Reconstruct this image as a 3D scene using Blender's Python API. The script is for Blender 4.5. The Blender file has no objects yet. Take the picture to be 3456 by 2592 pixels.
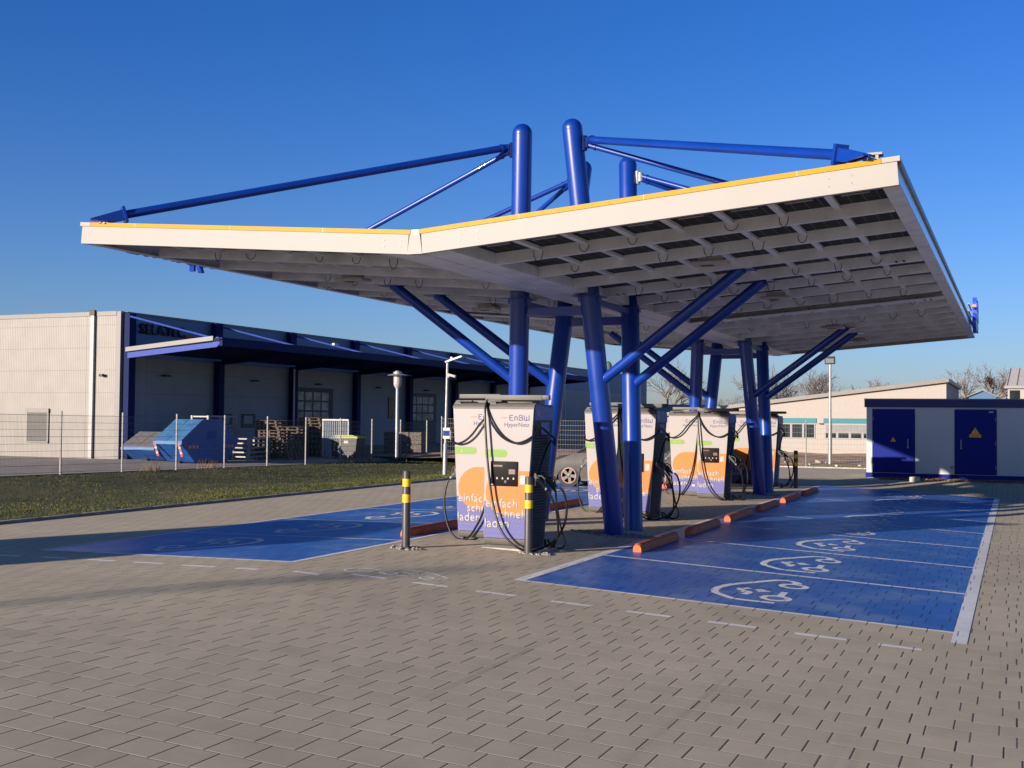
import bpy, bmesh, math, random
from mathutils import Vector, Matrix
PI = math.pi; R = math.radians
S = bpy.context.scene; C = S.collection
# ---------------------------------------------------------------- camera
def cam_axes(yaw, pitch, roll):
    y, p, r = R(yaw), R(pitch), R(roll)
    F = Vector((math.sin(y)*math.cos(p), math.cos(y)*math.cos(p), math.sin(p)))
    rt = Vector((math.cos(y), -math.sin(y), 0)); up = rt.cross(F)
    return math.cos(r)*rt + math.sin(r)*up, -math.sin(r)*rt + math.cos(r)*up, F
cr, cu, cf = cam_axes(-23.7976, 1.7156, .5527)
cd = bpy.data.cameras.new('camera'); cam = bpy.data.objects.new('camera', cd); C.objects.link(cam)
cam.matrix_world = Matrix(((cr.x, cu.x, -cf.x, 6.8548), (cr.y, cu.y, -cf.y, -10.2412), (cr.z, cu.z, -cf.z, 1.8354), (0, 0, 0, 1)))
cd.sensor_width = 36; cd.lens = 40.265; cd.clip_end = 4000; cd.clip_start = .05
S.camera = cam
S.render.resolution_x = 1024; S.render.resolution_y = 768
# ---------------------------------------------------------------- sky and sun
AZ, EL = R(27), R(10.5)
w = bpy.data.worlds.new('World'); S.world = w; w.use_nodes = True
nt = w.node_tree; nt.nodes.clear()
out = nt.nodes.new('ShaderNodeOutputWorld'); bg = nt.nodes.new('ShaderNodeBackground'); sky = nt.nodes.new('ShaderNodeTexSky')
sky.sky_type = 'NISHITA'; sky.sun_disc = False; sky.sun_elevation = EL; sky.sun_rotation = R(207)
sky.altitude = 100; sky.air_density = 1.0; sky.dust_density = .5; sky.ozone_density = 5.0
bg.inputs['Strength'].default_value = .10
tcw = nt.nodes.new('ShaderNodeTexCoord'); spw = nt.nodes.new('ShaderNodeSeparateXYZ'); mr = nt.nodes.new('ShaderNodeMapRange'); mr.interpolation_type = 'SMOOTHSTEP'
mr.inputs[1].default_value = .0; mr.inputs[2].default_value = .36; nt.links.new(tcw.outputs['Generated'], spw.inputs[0]); nt.links.new(spw.outputs[2], mr.inputs[0])
tn = nt.nodes.new('ShaderNodeMix'); tn.data_type = 'RGBA'; tn.inputs[6].default_value = (1.02, .93, 1.12, 1); tn.inputs[7].default_value = (.36, .70, 1.15, 1); nt.links.new(mr.outputs[0], tn.inputs[0])
mu = nt.nodes.new('ShaderNodeMix'); mu.data_type = 'RGBA'; mu.blend_type = 'MULTIPLY'; mu.inputs[0].default_value = 1; nt.links.new(sky.outputs[0], mu.inputs[6]); nt.links.new(tn.outputs[2], mu.inputs[7])
m2 = nt.nodes.new('ShaderNodeMapRange'); m2.interpolation_type = 'SMOOTHSTEP'; m2.inputs[1].default_value = .42; m2.inputs[2].default_value = .65; nt.links.new(spw.outputs[2], m2.inputs[0])
ov = nt.nodes.new('ShaderNodeMix'); ov.data_type = 'RGBA'; ov.inputs[7].default_value = (.34, .37, .44, 1); nt.links.new(m2.outputs[0], ov.inputs[0]); nt.links.new(tn.outputs[2], ov.inputs[6]); nt.links.new(ov.outputs[2], mu.inputs[7])
nt.links.new(mu.outputs[2], bg.inputs[0]); nt.links.new(bg.outputs[0], out.inputs[0])
sl = bpy.data.lights.new('sun', 'SUN'); sl.energy = 5.0; sl.angle = R(.5); sl.color = (1, .87, .73)
so = bpy.data.objects.new('sun', sl); C.objects.link(so)
sd = Vector((math.sin(AZ)*math.cos(EL), math.cos(AZ)*math.cos(EL), -math.sin(EL)))
so.rotation_euler = (-sd).to_track_quat('Z', 'Y').to_euler(); so.location = (-20, -40, 30)
S.view_settings.view_transform = 'Standard'; S.view_settings.look = 'None'; S.view_settings.gamma = 1
S.view_settings.exposure = .6
random.seed(4)
# ---------------------------------------------------------------- materials
class NG:
    def __init__(s, m): s.t = m.node_tree; s.n = s.t.nodes; s.l = s.t.links
    def node(s, ty, **k):
        n = s.n.new(ty)
        for a, b in k.items(): setattr(n, a, b)
        return n
    def put(s, sock, v):
        if isinstance(v, bpy.types.NodeSocket): s.l.new(v, sock)
        elif v is not None: sock.default_value = v
    def math(s, op, a, b=None, c=None, clamp=False):
        n = s.node('ShaderNodeMath', operation=op); n.use_clamp = clamp
        s.put(n.inputs[0], a)
        if b is not None: s.put(n.inputs[1], b)
        if c is not None: s.put(n.inputs[2], c)
        return n.outputs[0]
    def mix(s, f, a, b, bt='MIX'):
        n = s.node('ShaderNodeMix', data_type='RGBA', blend_type=bt)
        s.put(n.inputs[0], f); s.put(n.inputs[6], a); s.put(n.inputs[7], b); return n.outputs[2]
    def noise(s, vec, scale, detail=4, rough=.55):
        n = s.node('ShaderNodeTexNoise'); s.put(n.inputs['Vector'], vec); n.inputs['Scale'].default_value = scale
        n.inputs['Detail'].default_value = detail; n.inputs['Roughness'].default_value = rough; return n.outputs[0]
    def ramp(s, v, a, b):
        n = s.node('ShaderNodeMapRange'); n.interpolation_type = 'SMOOTHSTEP'
        s.put(n.inputs[0], v); n.inputs[1].default_value = a; n.inputs[2].default_value = b; return n.outputs[0]
def c4(c): return (c[0], c[1], c[2], 1)
def newmat(name):
    m = bpy.data.materials.new(name); m.use_nodes = True
    return m, m.node_tree.nodes['Principled BSDF'], NG(m)
def mat(name, col, rough=.6, metal=0, var=.06, scale=6, coat=0, bump=0, spec=.5, dirt=None, bscale=None):
    m, b, g = newmat(name)
    tc = g.node('ShaderNodeTexCoord').outputs['Object']
    n = g.noise(tc, scale, 5)
    col1 = c4([x*(1-var*1.6) for x in col]); col2 = c4([min(1, x*(1+var*1.6)) for x in col])
    c = g.mix(g.ramp(n, .3, .7), col1, col2)
    if dirt:
        n2 = g.noise(tc, scale*.35, 8, .7); c = g.mix(g.math('MULTIPLY', g.ramp(n2, .5, .75), dirt[1]), c, c4(dirt[0]))
    g.put(b.inputs['Base Color'], c)
    rn = g.math('ADD', g.math('MULTIPLY', n, .16), rough-.08, clamp=True); g.put(b.inputs['Roughness'], rn)
    b.inputs['Metallic'].default_value = metal; b.inputs['Coat Weight'].default_value = coat
    b.inputs['Specular IOR Level'].default_value = spec
    if bump:
        bp = g.node('ShaderNodeBump'); bp.inputs['Strength'].default_value = bump; bp.inputs['Distance'].default_value = .01
        g.put(bp.inputs['Height'], g.noise(tc, bscale or scale*6, 4)); g.put(b.inputs['Normal'], bp.outputs[0])
    return m
def paver(name, base, painted=0):
    """concrete block paving laid in rows along X: open joints across the row, sanded joints between rows, paled as sunlit block edges"""
    m, b, g = newmat(name)
    tc = g.node('ShaderNodeTexCoord').outputs['Object']; sp = g.node('ShaderNodeSeparateXYZ'); g.put(sp.inputs[0], tc)
    X, Y = sp.outputs[0], sp.outputs[1]
    yy = g.math('DIVIDE', g.math('ADD', Y, 101.74), .2925); row = g.math('FLOOR', yy); fy = g.math('FRACT', yy)
    wn = g.node('ShaderNodeTexWhiteNoise', noise_dimensions='1D'); g.put(wn.inputs['W'], row)
    off = g.math('ADD', g.math('MULTIPLY', g.math('MODULO', row, 2), .42), g.math('MULTIPLY', wn.outputs[0], .22))
    xx = g.math('ADD', g.math('DIVIDE', X, .30), g.math('ADD', off, 200)); fx = g.math('FRACT', xx); colm = g.math('FLOOR', xx)
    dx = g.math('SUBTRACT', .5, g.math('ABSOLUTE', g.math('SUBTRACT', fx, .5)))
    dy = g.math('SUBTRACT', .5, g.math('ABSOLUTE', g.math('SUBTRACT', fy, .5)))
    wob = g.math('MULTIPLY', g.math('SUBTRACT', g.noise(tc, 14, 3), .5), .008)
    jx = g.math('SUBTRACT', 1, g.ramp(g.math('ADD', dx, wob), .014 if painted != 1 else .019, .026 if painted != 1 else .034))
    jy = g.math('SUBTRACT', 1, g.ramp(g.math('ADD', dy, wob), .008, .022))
    cv = g.node('ShaderNodeCombineXYZ'); g.put(cv.inputs[0], colm); g.put(cv.inputs[1], row)
    w2 = g.node('ShaderNodeTexWhiteNoise', noise_dimensions='2D'); g.put(w2.inputs['Vector'], cv.outputs[0])
    big = g.noise(tc, .35, 5, .6); mid = g.noise(tc, 2.6, 6, .7); fine = g.noise(tc, 160, 3, .6)
    v = g.math('ADD', g.math('MULTIPLY', g.math('SUBTRACT', w2.outputs[0], .5), .10 if not painted else .04),
               g.math('ADD', g.math('MULTIPLY', g.math('SUBTRACT', big, .5), .5), g.math('ADD', g.math('MULTIPLY', g.math('SUBTRACT', mid, .5), .35), g.math('MULTIPLY', g.math('SUBTRACT', fine, .5), .35))))
    fac = g.math('ADD', 1, v)
    cc = g.node('ShaderNodeCombineColor')
    for i in range(3): g.put(cc.inputs[i], g.math('MULTIPLY', fac, base[i], clamp=True))
    c = cc.outputs[0]
    if painted == 1:   # worn road paint: pale scuffs, with sky sheen painted in
        sc = g.ramp(g.noise(tc, .9, 9, .72), .44, .70)
        mp = g.node('ShaderNodeMapping'); mp.inputs['Scale'].default_value = (.5, 3.2, 1); mp.inputs['Rotation'].default_value = (0, 0, .3); g.put(mp.inputs[0], tc)
        sc2 = g.ramp(g.noise(mp.outputs[0], 1.6, 8, .75), .58, .86)
        c = g.mix(g.math('MULTIPLY', g.math('MAXIMUM', sc, sc2), .65), c, (.24, .36, .58, 1))
        c = g.mix(g.math('MULTIPLY', g.ramp(g.noise(tc, 30, 6, .8), .66, .72), .5), c, (.3, .33, .4, 1))
    if painted == 2:
        c = g.mix(g.math('MULTIPLY', g.ramp(g.noise(tc, 5, 9, .8), .5, .75), .35), c, (.40, .38, .38, 1))
    if painted == 0:   # faint tyre marks and pale efflorescence
        c = g.mix(g.math('MULTIPLY', g.ramp(g.noise(tc, .8, 8, .7), .56, .80), .30), c, (.52, .48, .44, 1))
        for ang_, sc_, k_ in ((.35, (2.6, .10, 1), .30), (-.9, (1.7, .07, 1), .22)):
            mp = g.node('ShaderNodeMapping'); mp.inputs['Scale'].default_value = sc_; mp.inputs['Rotation'].default_value = (0, 0, ang_); g.put(mp.inputs[0], tc)
            c = g.mix(g.math('MULTIPLY', g.math('MULTIPLY', g.ramp(g.noise(mp.outputs[0], 1.0, 5, .6), .60, .72), g.ramp(g.noise(tc, .22, 2), .45, .6)), k_), c, (.12, .115, .11, 1))
        c = g.mix(g.math('MULTIPLY', g.ramp(g.noise(tc, 1.3, 3, .5), .70, .76), .16), c, (.16, .14, .12, 1))
        c = g.mix(g.math('MULTIPLY', g.ramp(g.noise(tc, 9, 6, .8), .68, .74), .35), c, (.12, .11, .10, 1))
    jk = {0: 1.0, 1: 1.0, 2: .85}[painted]
    # some open joints are filled, some gape
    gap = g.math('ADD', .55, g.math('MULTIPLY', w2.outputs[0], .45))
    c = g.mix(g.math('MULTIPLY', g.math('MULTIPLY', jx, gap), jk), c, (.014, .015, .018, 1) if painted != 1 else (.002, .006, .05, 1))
    c = g.mix(g.math('MULTIPLY', jy, {0: .72, 1: .16, 2: .2}[painted]), c, (.62, .54, .42, 1) if painted == 0 else (.10, .14, .25, 1))  # pale row joints: sunlit block edges painted into the colour
    g.put(b.inputs['Base Color'], c)
    g.put(b.inputs['Roughness'], g.math('ADD', {0: .78, 1: .30, 2: .55}[painted], g.math('MULTIPLY', mid, .25), clamp=True))
    h = g.math('MULTIPLY', g.ramp(dx, .0, .035), g.ramp(dy, .0, .03))
    h = g.math('ADD', h, g.math('ADD', g.math('MULTIPLY', fine, .10), g.math('MULTIPLY', w2.outputs[0], .25)))
    bp = g.node('ShaderNodeBump'); bp.inputs['Strength'].default_value = .55 if not painted else .35; bp.inputs['Distance'].default_value = .004
    g.put(bp.inputs['Height'], h); g.put(b.inputs['Normal'], bp.outputs[0])
    return m
M = {}
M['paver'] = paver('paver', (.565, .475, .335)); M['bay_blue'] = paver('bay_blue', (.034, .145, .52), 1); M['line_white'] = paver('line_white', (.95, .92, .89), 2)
M['steel_blue'] = mat('blue_gloss_steel', (.0015, .036, .29), .36, coat=.25, var=.05, scale=2, bump=.03)
M['steel_blue_dark'] = mat('blue_hall_paint', (.002, .010, .075), .55, spec=.1, var=.08)
M['tie_blue'] = mat('blue_tie_rod_paint', (.04, .07, .32), .5, spec=.15)
M['fascia'] = mat('white_fascia', (.37, .345, .32), .5, coat=0, spec=.2, var=.02, scale=1.2, dirt=((.5, .44, .38), .15))
M['soffit'] = mat('galvanised_white_beam', (.70, .71, .75), .5, var=.06, scale=3, dirt=((.22, .2, .2), .35))
M['metal_edge'] = mat('side_sheet', (.62, .63, .64), .22, metal=.7, var=.03)
M['yellow'] = mat('yellow_trim', (.52, .26, .006), .5, spec=.2, var=.03)
M['galv'] = mat('galvanised', (.36, .355, .345), .42, metal=.35, var=.12, scale=14)
M['door_pane'] = mat('door_glazing', (.22, .19, .18), .3, var=.5, scale=1.6)  # pale mottled colour stands in for reflections on the panes
M['shutter_grey'] = mat('shutter_grey', (.10, .092, .085), .5)
M['wire'] = mat('fence_wire', (.14, .14, .135), .5)
M['post_fence'] = mat('fence_post_zinc', (.23, .22, .21), .55, var=.12, scale=14)
M['galv_dark'] = mat('weathered_galvanised', (.24, .24, .24), .5, metal=.3, var=.12, scale=14)
M['orange_stop'] = mat('orange_rubber', (.68, .125, .025), .62, var=.12, scale=9, bump=.2, dirt=((.16, .06, .04), .5))
M['post_grey'] = mat('grey_post_paint', (.05, .048, .047), .45, var=.08, scale=20)
M['post_yellow'] = mat('yellow_tape', (.85, .50, .01), .4)
M['ch_silver'] = mat('charger_silver', (.125, .115, .105), .5, spec=.3, var=.04)
M['ch_white'] = mat('charger_white', (.35, .32, .315), .45, spec=.2, var=.015)
M['ch_purple'] = mat('decal_violet_blue', (.115, .115, .30), .5, spec=.2, var=.02)
M['ch_orange'] = mat('decal_orange', (.50, .185, .045), .5, spec=.2, var=.02)
M['ch_green'] = mat('decal_green', (.19, .34, .06), .5, spec=.2, var=.02)
M['ch_ink'] = mat('decal_ink', (.11, .09, .20), .5, spec=.2, var=.02)
M['ch_text'] = mat('decal_white', (.44, .415, .40), .5, spec=.2, var=.01)
M['ch_dark'] = mat('louvre_black', (.016, .017, .022), .5, var=.1)
M['ch_slat'] = mat('louvre_slat', (.045, .05, .065), .38, var=.1, coat=.2)
M['ch_navy'] = mat('header_navy', (.07, .09, .40), .35)
M['screen'] = mat('black_glass', (.010, .007, .008), .5, var=.1, spec=.08)
M['rubber'] = mat('cable_rubber', (.009, .007, .007), .42, var=.1, spec=.35)
M['plug_grey'] = mat('plug_grey', (.10, .10, .10), .4)
M['slab'] = mat('concrete_slab', (.42, .39, .34), .85, var=.12, bump=.3)
M['kerb'] = mat('kerb_concrete', (.30, .28, .26), .85, var=.15, bump=.3)
M['kerb_dark'] = mat('edging_dark', (.035, .032, .03), .9, var=.2)
M['asphalt'] = mat('asphalt_yard', (.34, .295, .255), .9, var=.12, scale=1.5, bump=.3, bscale=60)
M['hall_panel'] = None
M['soil'] = mat('bare_soil', (.46, .29, .18), .95, var=.3, scale=1.4, bump=.6, bscale=8)
M['bark'] = mat('twig_bark', (.17, .12, .10), .9, var=.2)
M['nest'] = mat('mistletoe_leaf', (.10, .055, .03), .8, var=.3)
M['evergreen'] = mat('evergreen_leaf', (.045, .055, .02), .8, var=.4)
M['white_bld'] = mat('white_render', (.385, .345, .31), .8, var=.02)
M['cyan'] = mat('cyan_panel', (.003, .15, .18), .5)
M['grey_metal'] = mat('grey_sheet', (.20, .185, .17), .5, var=.05)
M['frame_white'] = mat('window_frame', (.27, .265, .275), .5)
M['win'] = mat('window_glass', (.012, .02, .022), .15, spec=.3, var=.3, scale=.8)
M['kiosk_wall'] = mat('kiosk_render', (.50, .52, .53), .9, var=.06, scale=30, bump=.5, bscale=90)
M['kiosk_blue'] = mat('kiosk_blue', (.004, .014, .19), .5, spec=.12, var=.05)
M['kiosk_roof'] = mat('kiosk_roof_paint', (.012, .02, .12), .5)
M['warn'] = mat('warning_yellow', (.75, .42, .01), .5)
M['black'] = mat('black_paint', (.01, .01, .01), .5)
M['red'] = mat('red_paint', (.55, .02, .015), .5)
M['skip_blue'] = mat('skip_blue', (.015, .085, .33), .5, var=.12, scale=3, dirt=((.08, .09, .1), .4))
M['skip_light'] = mat('skip_lid_blue', (.055, .17, .36), .5, var=.10, scale=3, dirt=((.16, .2, .24), .4))
M['lid_grey'] = mat('lid_grey', (.16, .15, .15), .7, var=.1)
M['wood'] = mat('pallet_wood', (.10, .07, .05), .85, var=.3, scale=9)  # shade of the yard put into the colour, darker than bare wood
M['wood_grey'] = mat('grey_pallet_wood', (.12, .10, .085), .9, var=.3, scale=9)
M['bin_dark'] = mat('bin_plastic', (.018, .018, .016), .5)
M['bin_lid'] = mat('bin_lid_green', (.30, .33, .05), .5)
M['white_sheet'] = mat('white_corrugated', (.22, .25, .29), .5, var=.05)  # darkened and blued to stand in for yard shade
M['car'] = mat('car_dark_grey', (.045, .043, .042), .5, spec=.25, var=.02)
M['tyre'] = mat('tyre_rubber', (.03, .028, .027), .75)
M['rim'] = mat('rim_alloy', (.06, .055, .052), .45, metal=.2)
M['rim_copper'] = mat('rim_copper', (.40, .13, .06), .45)
M['tail'] = mat('tail_lamp', (.35, .01, .01), .2, coat=1)
M['sign_blue'] = mat('sign_letter_blue', (.02, .08, .62), .35, coat=.4)
M['orange_sign'] = mat('sign_orange', (.85, .30, .02), .4)
M['lamp_white'] = mat('luminaire_diffuser', (.40, .38, .36), .4)
M['gravel'] = mat('loose_gravel', (.30, .27, .24), .9, var=.3, scale=20)
M['brown_weed'] = mat('dry_weed', (.24, .15, .08), .9, var=.3)
M['roof_sheet'] = mat('standing_seam_sheet', (.52, .50, .50), .4, metal=.3, var=.05)
M['roof_blue'] = mat('blue_gable', (.05, .14, .26), .6)
M['roof_brown'] = mat('tile_roof_pale', (.42, .36, .35), .8, var=.15)
def panel_mat(name, col, jz, jx, axis='X', rough=.5):
    m, b, g = newmat(name)
    tc = g.node('ShaderNodeTexCoord').outputs['Object']; sp = g.node('ShaderNodeSeparateXYZ'); g.put(sp.inputs[0], tc)
    a = sp.outputs[0] if axis == 'X' else sp.outputs[1]
    fz = g.math('FRACT', g.math('DIVIDE', g.math('ADD', sp.outputs[2], 50.1), jz)); fa = g.math('FRACT', g.math('DIVIDE', g.math('ADD', a, 200), jx))
    jj = g.math('MAXIMUM', g.math('LESS_THAN', fz, .022), g.math('LESS_THAN', fa, .006))
    rib = g.math('SINE', g.math('MULTIPLY', a, 60))
    n = g.noise(tc, 1.1, 5)
    c = g.mix(g.ramp(n, .3, .7), c4([x*.93 for x in col]), c4([x*1.05 for x in col]))
    c = g.mix(g.math('MULTIPLY', jj, .55), c, c4([x*.35 for x in col]))
    g.put(b.inputs['Base Color'], c); b.inputs['Roughness'].default_value = rough
    bp = g.node('ShaderNodeBump'); bp.inputs['Strength'].default_value = .25; bp.inputs['Distance'].default_value = .01; g.put(bp.inputs['Height'], rib); g.put(b.inputs['Normal'], bp.outputs[0])
    return m
M['hall_panel'] = panel_mat('sandwich_panel_front', (.245, .222, .20), 1.0, 6.0, 'X')
M['hall_panel_side'] = panel_mat('sandwich_panel_side', (.225, .235, .255), 1.0, 6.3, 'Y')
def pv_mat():
    m, b, g = newmat('solar_glass')
    tc = g.node('ShaderNodeTexCoord').outputs['Object']; sp = g.node('ShaderNodeSeparateXYZ'); g.put(sp.inputs[0], tc)
    fx = g.math('FRACT', g.math('DIVIDE', g.math('ADD', sp.outputs[0], 50), .162)); fy = g.math('FRACT', g.math('DIVIDE', g.math('ADD', sp.outputs[1], 50), .162))
    jj = g.math('MAXIMUM', g.math('LESS_THAN', fx, .07), g.math('LESS_THAN', fy, .05))
    c = g.mix(jj, (.002, .004, .008, 1), (.12, .14, .16, 1))
    g.put(b.inputs['Base Color'], c); b.inputs['Roughness'].default_value = .4; b.inputs['Specular IOR Level'].default_value = .05
    return m
M['pv'] = pv_mat()
M['hall_upper'] = mat('sky_tinted_cladding', (.10, .16, .27), .5, var=.06, scale=.6)  # blue of the reflected sky painted into the upper wall
def grass_ground():
    m, b, g = newmat('lawn_soil')
    tc = g.node('ShaderNodeTexCoord').outputs['Object']
    n = g.noise(tc, .5, 7, .65); n2 = g.noise(tc, 7, 6, .7)
    c = g.mix(g.ramp(n, .35, .65), (.05, .055, .016, 1), (.12, .105, .035, 1))
    c = g.mix(g.math('MULTIPLY', g.ramp(n2, .5, .75), .6), c, (.17, .13, .06, 1))
    g.put(b.inputs['Base Color'], c); b.inputs['Roughness'].default_value = .95
    bp = g.node('ShaderNodeBump'); bp.inputs['Strength'].default_value = .8; bp.inputs['Distance'].default_value = .05; g.put(bp.inputs['Height'], g.noise(tc, 12, 6, .7)); g.put(b.inputs['Normal'], bp.outputs[0])
    return m
M['lawn'] = grass_ground()
def blade_mat():
    m, b, g = newmat('grass_blade')
    tc = g.node('ShaderNodeTexCoord').outputs['Object']
    n = g.noise(tc, .45, 6, .7); n2 = g.noise(tc, 9, 4, .7)
    c = g.mix(g.ramp(n, .38, .62), (.045, .07, .014, 1), (.14, .15, .038, 1))
    c = g.mix(g.math('MULTIPLY', g.ramp(n2, .48, .70), .75), c, (.20, .155, .07, 1))
    g.put(b.inputs['Base Color'], c); b.inputs['Roughness'].default_value = .8; b.inputs['Specular IOR Level'].default_value = .2
    return m
M['blade'] = blade_mat()
# ---------------------------------------------------------------- mesh helpers
def xform(vs, mtx):
    for v in vs: v.co = mtx @ v.co
class B:
    def __init__(s): s.bm = bmesh.new(); s.mi = 0
    def _face(s, vs):
        try:
            f = s.bm.faces.new(vs); f.material_index = s.mi; return f
        except ValueError: return None
    def box(s, x0, x1, y0, y1, z0, z1, bev=0, mtx=None):
        co = [(x, y, z) for z in (z0, z1) for y in (y0, y1) for x in (x0, x1)]
        v = [s.bm.verts.new(c) for c in co]; fs = []
        for q in ((0, 2, 3, 1), (4, 5, 7, 6), (0, 1, 5, 4), (2, 6, 7, 3), (0, 4, 6, 2), (1, 3, 7, 5)): fs.append(s._face([v[i] for i in q]))
        if bev:
            es = list({e for f in fs for e in f.edges})
            r = bmesh.ops.bevel(s.bm, geom=es, offset=bev, segments=2, affect='EDGES', profile=.6); v = list({x for f in r['faces'] for x in f.verts} | {x for x in v if x.is_valid})
            for f in r['faces']: f.material_index = s.mi
        if mtx is not None: xform([x for x in v if x.is_valid], mtx)
        return s
    def cyl(s, p, q, r, seg=16, r2=None): return s.tube([p, q], [r, r if r2 is None else r2], seg)
    def tube(s, path, r, seg=12, caps=True):
        P = [Vector(p) for p in path]; n = len(P)
        rr = r if isinstance(r, (list, tuple)) else [r]*n
        T = []
        for i in range(n):
            t = (P[min(i+1, n-1)]-P[max(i-1, 0)])
            T.append(t.normalized() if t.length > 1e-9 else Vector((0, 0, 1)))
        a = Vector((0, 0, 1)) if abs(T[0].z) < .9 else Vector((1, 0, 0))
        u = T[0].cross(a).normalized(); rings = []
        for i in range(n):
            u = (u - T[i]*u.dot(T[i])).normalized(); v_ = T[i].cross(u)
            rings.append([s.bm.verts.new(P[i]+(u*math.cos(2*PI*k/seg)+v_*math.sin(2*PI*k/seg))*max(rr[i], 1e-4)) for k in range(seg)])
        for i in range(n-1):
            for k in range(seg): s._face([rings[i][k], rings[i][(k+1) % seg], rings[i+1][(k+1) % seg], rings[i+1][k]])
        if caps: s._face(rings[0][::-1]); s._face(rings[-1])
        return s
    def prism(s, pts, axis, a, b, mtx=None):
        def mk(p, t):
            return {'y': (p[0], t, p[1]), 'x': (t, p[0], p[1]), 'z': (p[0], p[1], t)}[axis]
        A = [s.bm.verts.new(mk(p, a)) for p in pts]; Bv = [s.bm.verts.new(mk(p, b)) for p in pts]; n = len(pts)
        fs = [s._face(A), s._face(Bv[::-1])]
        for i in range(n): s._face([A[i], Bv[i], Bv[(i+1) % n], A[(i+1) % n]])
        if mtx is not None: xform(A+Bv, mtx)
        return s
    def poly(s, pts): s._face([s.bm.verts.new(p) for p in pts]); return s
    def lathe(s, prof, c=(0, 0, 0), seg=24, mtx=None):
        rings = [[s.bm.verts.new((c[0]+r*math.cos(2*PI*k/seg), c[1]+r*math.sin(2*PI*k/seg), c[2]+z)) for k in range(seg)] for r, z in prof]
        for i in range(len(rings)-1):
            for k in range(seg): s._face([rings[i][k], rings[i][(k+1) % seg], rings[i+1][(k+1) % seg], rings[i+1][k]])
        s._face(rings[0][::-1]); s._face(rings[-1])
        if mtx is not None: xform([v for r in rings for v in r], mtx)
        return s
    def text(s, txt, x0, x1, z, y, height=None, bold=.0, d=.002, plane='xz', flip=False):
        cu_ = bpy.data.curves.new('t', 'FONT'); cu_.body = txt; cu_.size = 1; cu_.offset = bold; cu_.resolution_u = 3
        ob = bpy.data.objects.new('t', cu_); C.objects.link(ob); bpy.context.view_layer.update()
        me = bpy.data.meshes.new_from_object(ob.evaluated_get(bpy.context.evaluated_depsgraph_get()))
        xs = [v.co.x for v in me.vertices]; k = (x1-x0)/(max(xs)-min(xs)); mx = min(xs); kz = k if height is None else height
        n0 = len(s.bm.verts); s.bm.from_mesh(me); s.bm.verts.ensure_lookup_table(); vs = s.bm.verts[n0:]
        for v in vs:
            a = (v.co.x-mx)*k
            if plane == 'xz': v.co = Vector((x0+a, y, z+v.co.y*kz))
            else: v.co = Vector((y, (x0+a), z+v.co.y*kz))
        for f in {f for v in vs for f in v.link_faces}: f.material_index = s.mi
        bpy.data.objects.remove(ob); bpy.data.curves.remove(cu_); bpy.data.meshes.remove(me)
        if d:
            fs = list({f for v in vs for f in v.link_faces}); r = bmesh.ops.extrude_face_region(s.bm, geom=fs)
            for v in [g for g in r['geom'] if isinstance(g, bmesh.types.BMVert)]:
                v.co += Vector((0, -d, 0)) if plane == 'xz' else Vector((d, 0, 0))
        return s
    def ribbon(s, pts, w_, y, d=.003):
        """flat stroke on the X-Z plane facing -Y"""
        n = len(pts); L = []; Rr = []
        for i in range(n):
            a = Vector(pts[max(i-1, 0)]); b = Vector(pts[min(i+1, n-1)]); t = (b-a).normalized(); nn = Vector((-t.y, t.x))*w_/2; p = Vector(pts[i])
            L.append(s.bm.verts.new((p.x+nn.x, y-d, p.y+nn.y))); Rr.append(s.bm.verts.new((p.x-nn.x, y-d, p.y-nn.y)))
        for i in range(n-1): s._face([L[i], L[i+1], Rr[i+1], Rr[i]])
        return s
    def done(s, name, mats, parent=None, loc=None, smooth=True, ang=35, recalc=True):
        if recalc: bmesh.ops.recalc_face_normals(s.bm, faces=s.bm.faces)
        me = bpy.data.meshes.new(name); s.bm.to_mesh(me); s.bm.free()
        for m in (mats if isinstance(mats, (list, tuple)) else [mats]): me.materials.append(M[m] if isinstance(m, str) else m)
        if smooth and len(me.polygons):
            me.polygons.foreach_set('use_smooth', [True]*len(me.polygons)); me.set_sharp_from_angle(angle=R(ang))
        o = bpy.data.objects.new(name, me); C.objects.link(o); o.parent = parent
        if loc: o.location = loc
        return o
def tag(o, label=None, cat=None, group=None, kind=None):
    for k, v in (('label', label), ('category', cat), ('group', group), ('kind', kind)):
        if v: o[k] = v
    return o
def thing(name, label, cat, loc=(0, 0, 0), rz=0, group=None):
    o = bpy.data.objects.new(name, None); C.objects.link(o); o.location = loc; o.rotation_euler = (0, 0, rz); o.empty_display_size = .3
    return tag(o, label, cat, group)
def children(o): return [c for c in bpy.data.objects if c.parent == o]
def copy_tree(o, loc=None, rz=None, label=None, parent=None, skip=()):
    kids = children(o); c = o.copy(); C.objects.link(c); c.parent = parent
    if loc is not None: c.location = loc
    if rz is not None: c.rotation_euler = (0, 0, rz)
    if label: c['label'] = label
    for k in kids:
        if k.name.split('.')[0] not in skip: copy_tree(k, parent=c, skip=skip)
    return c
def structure(o): o['kind'] = 'structure'; return o
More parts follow.
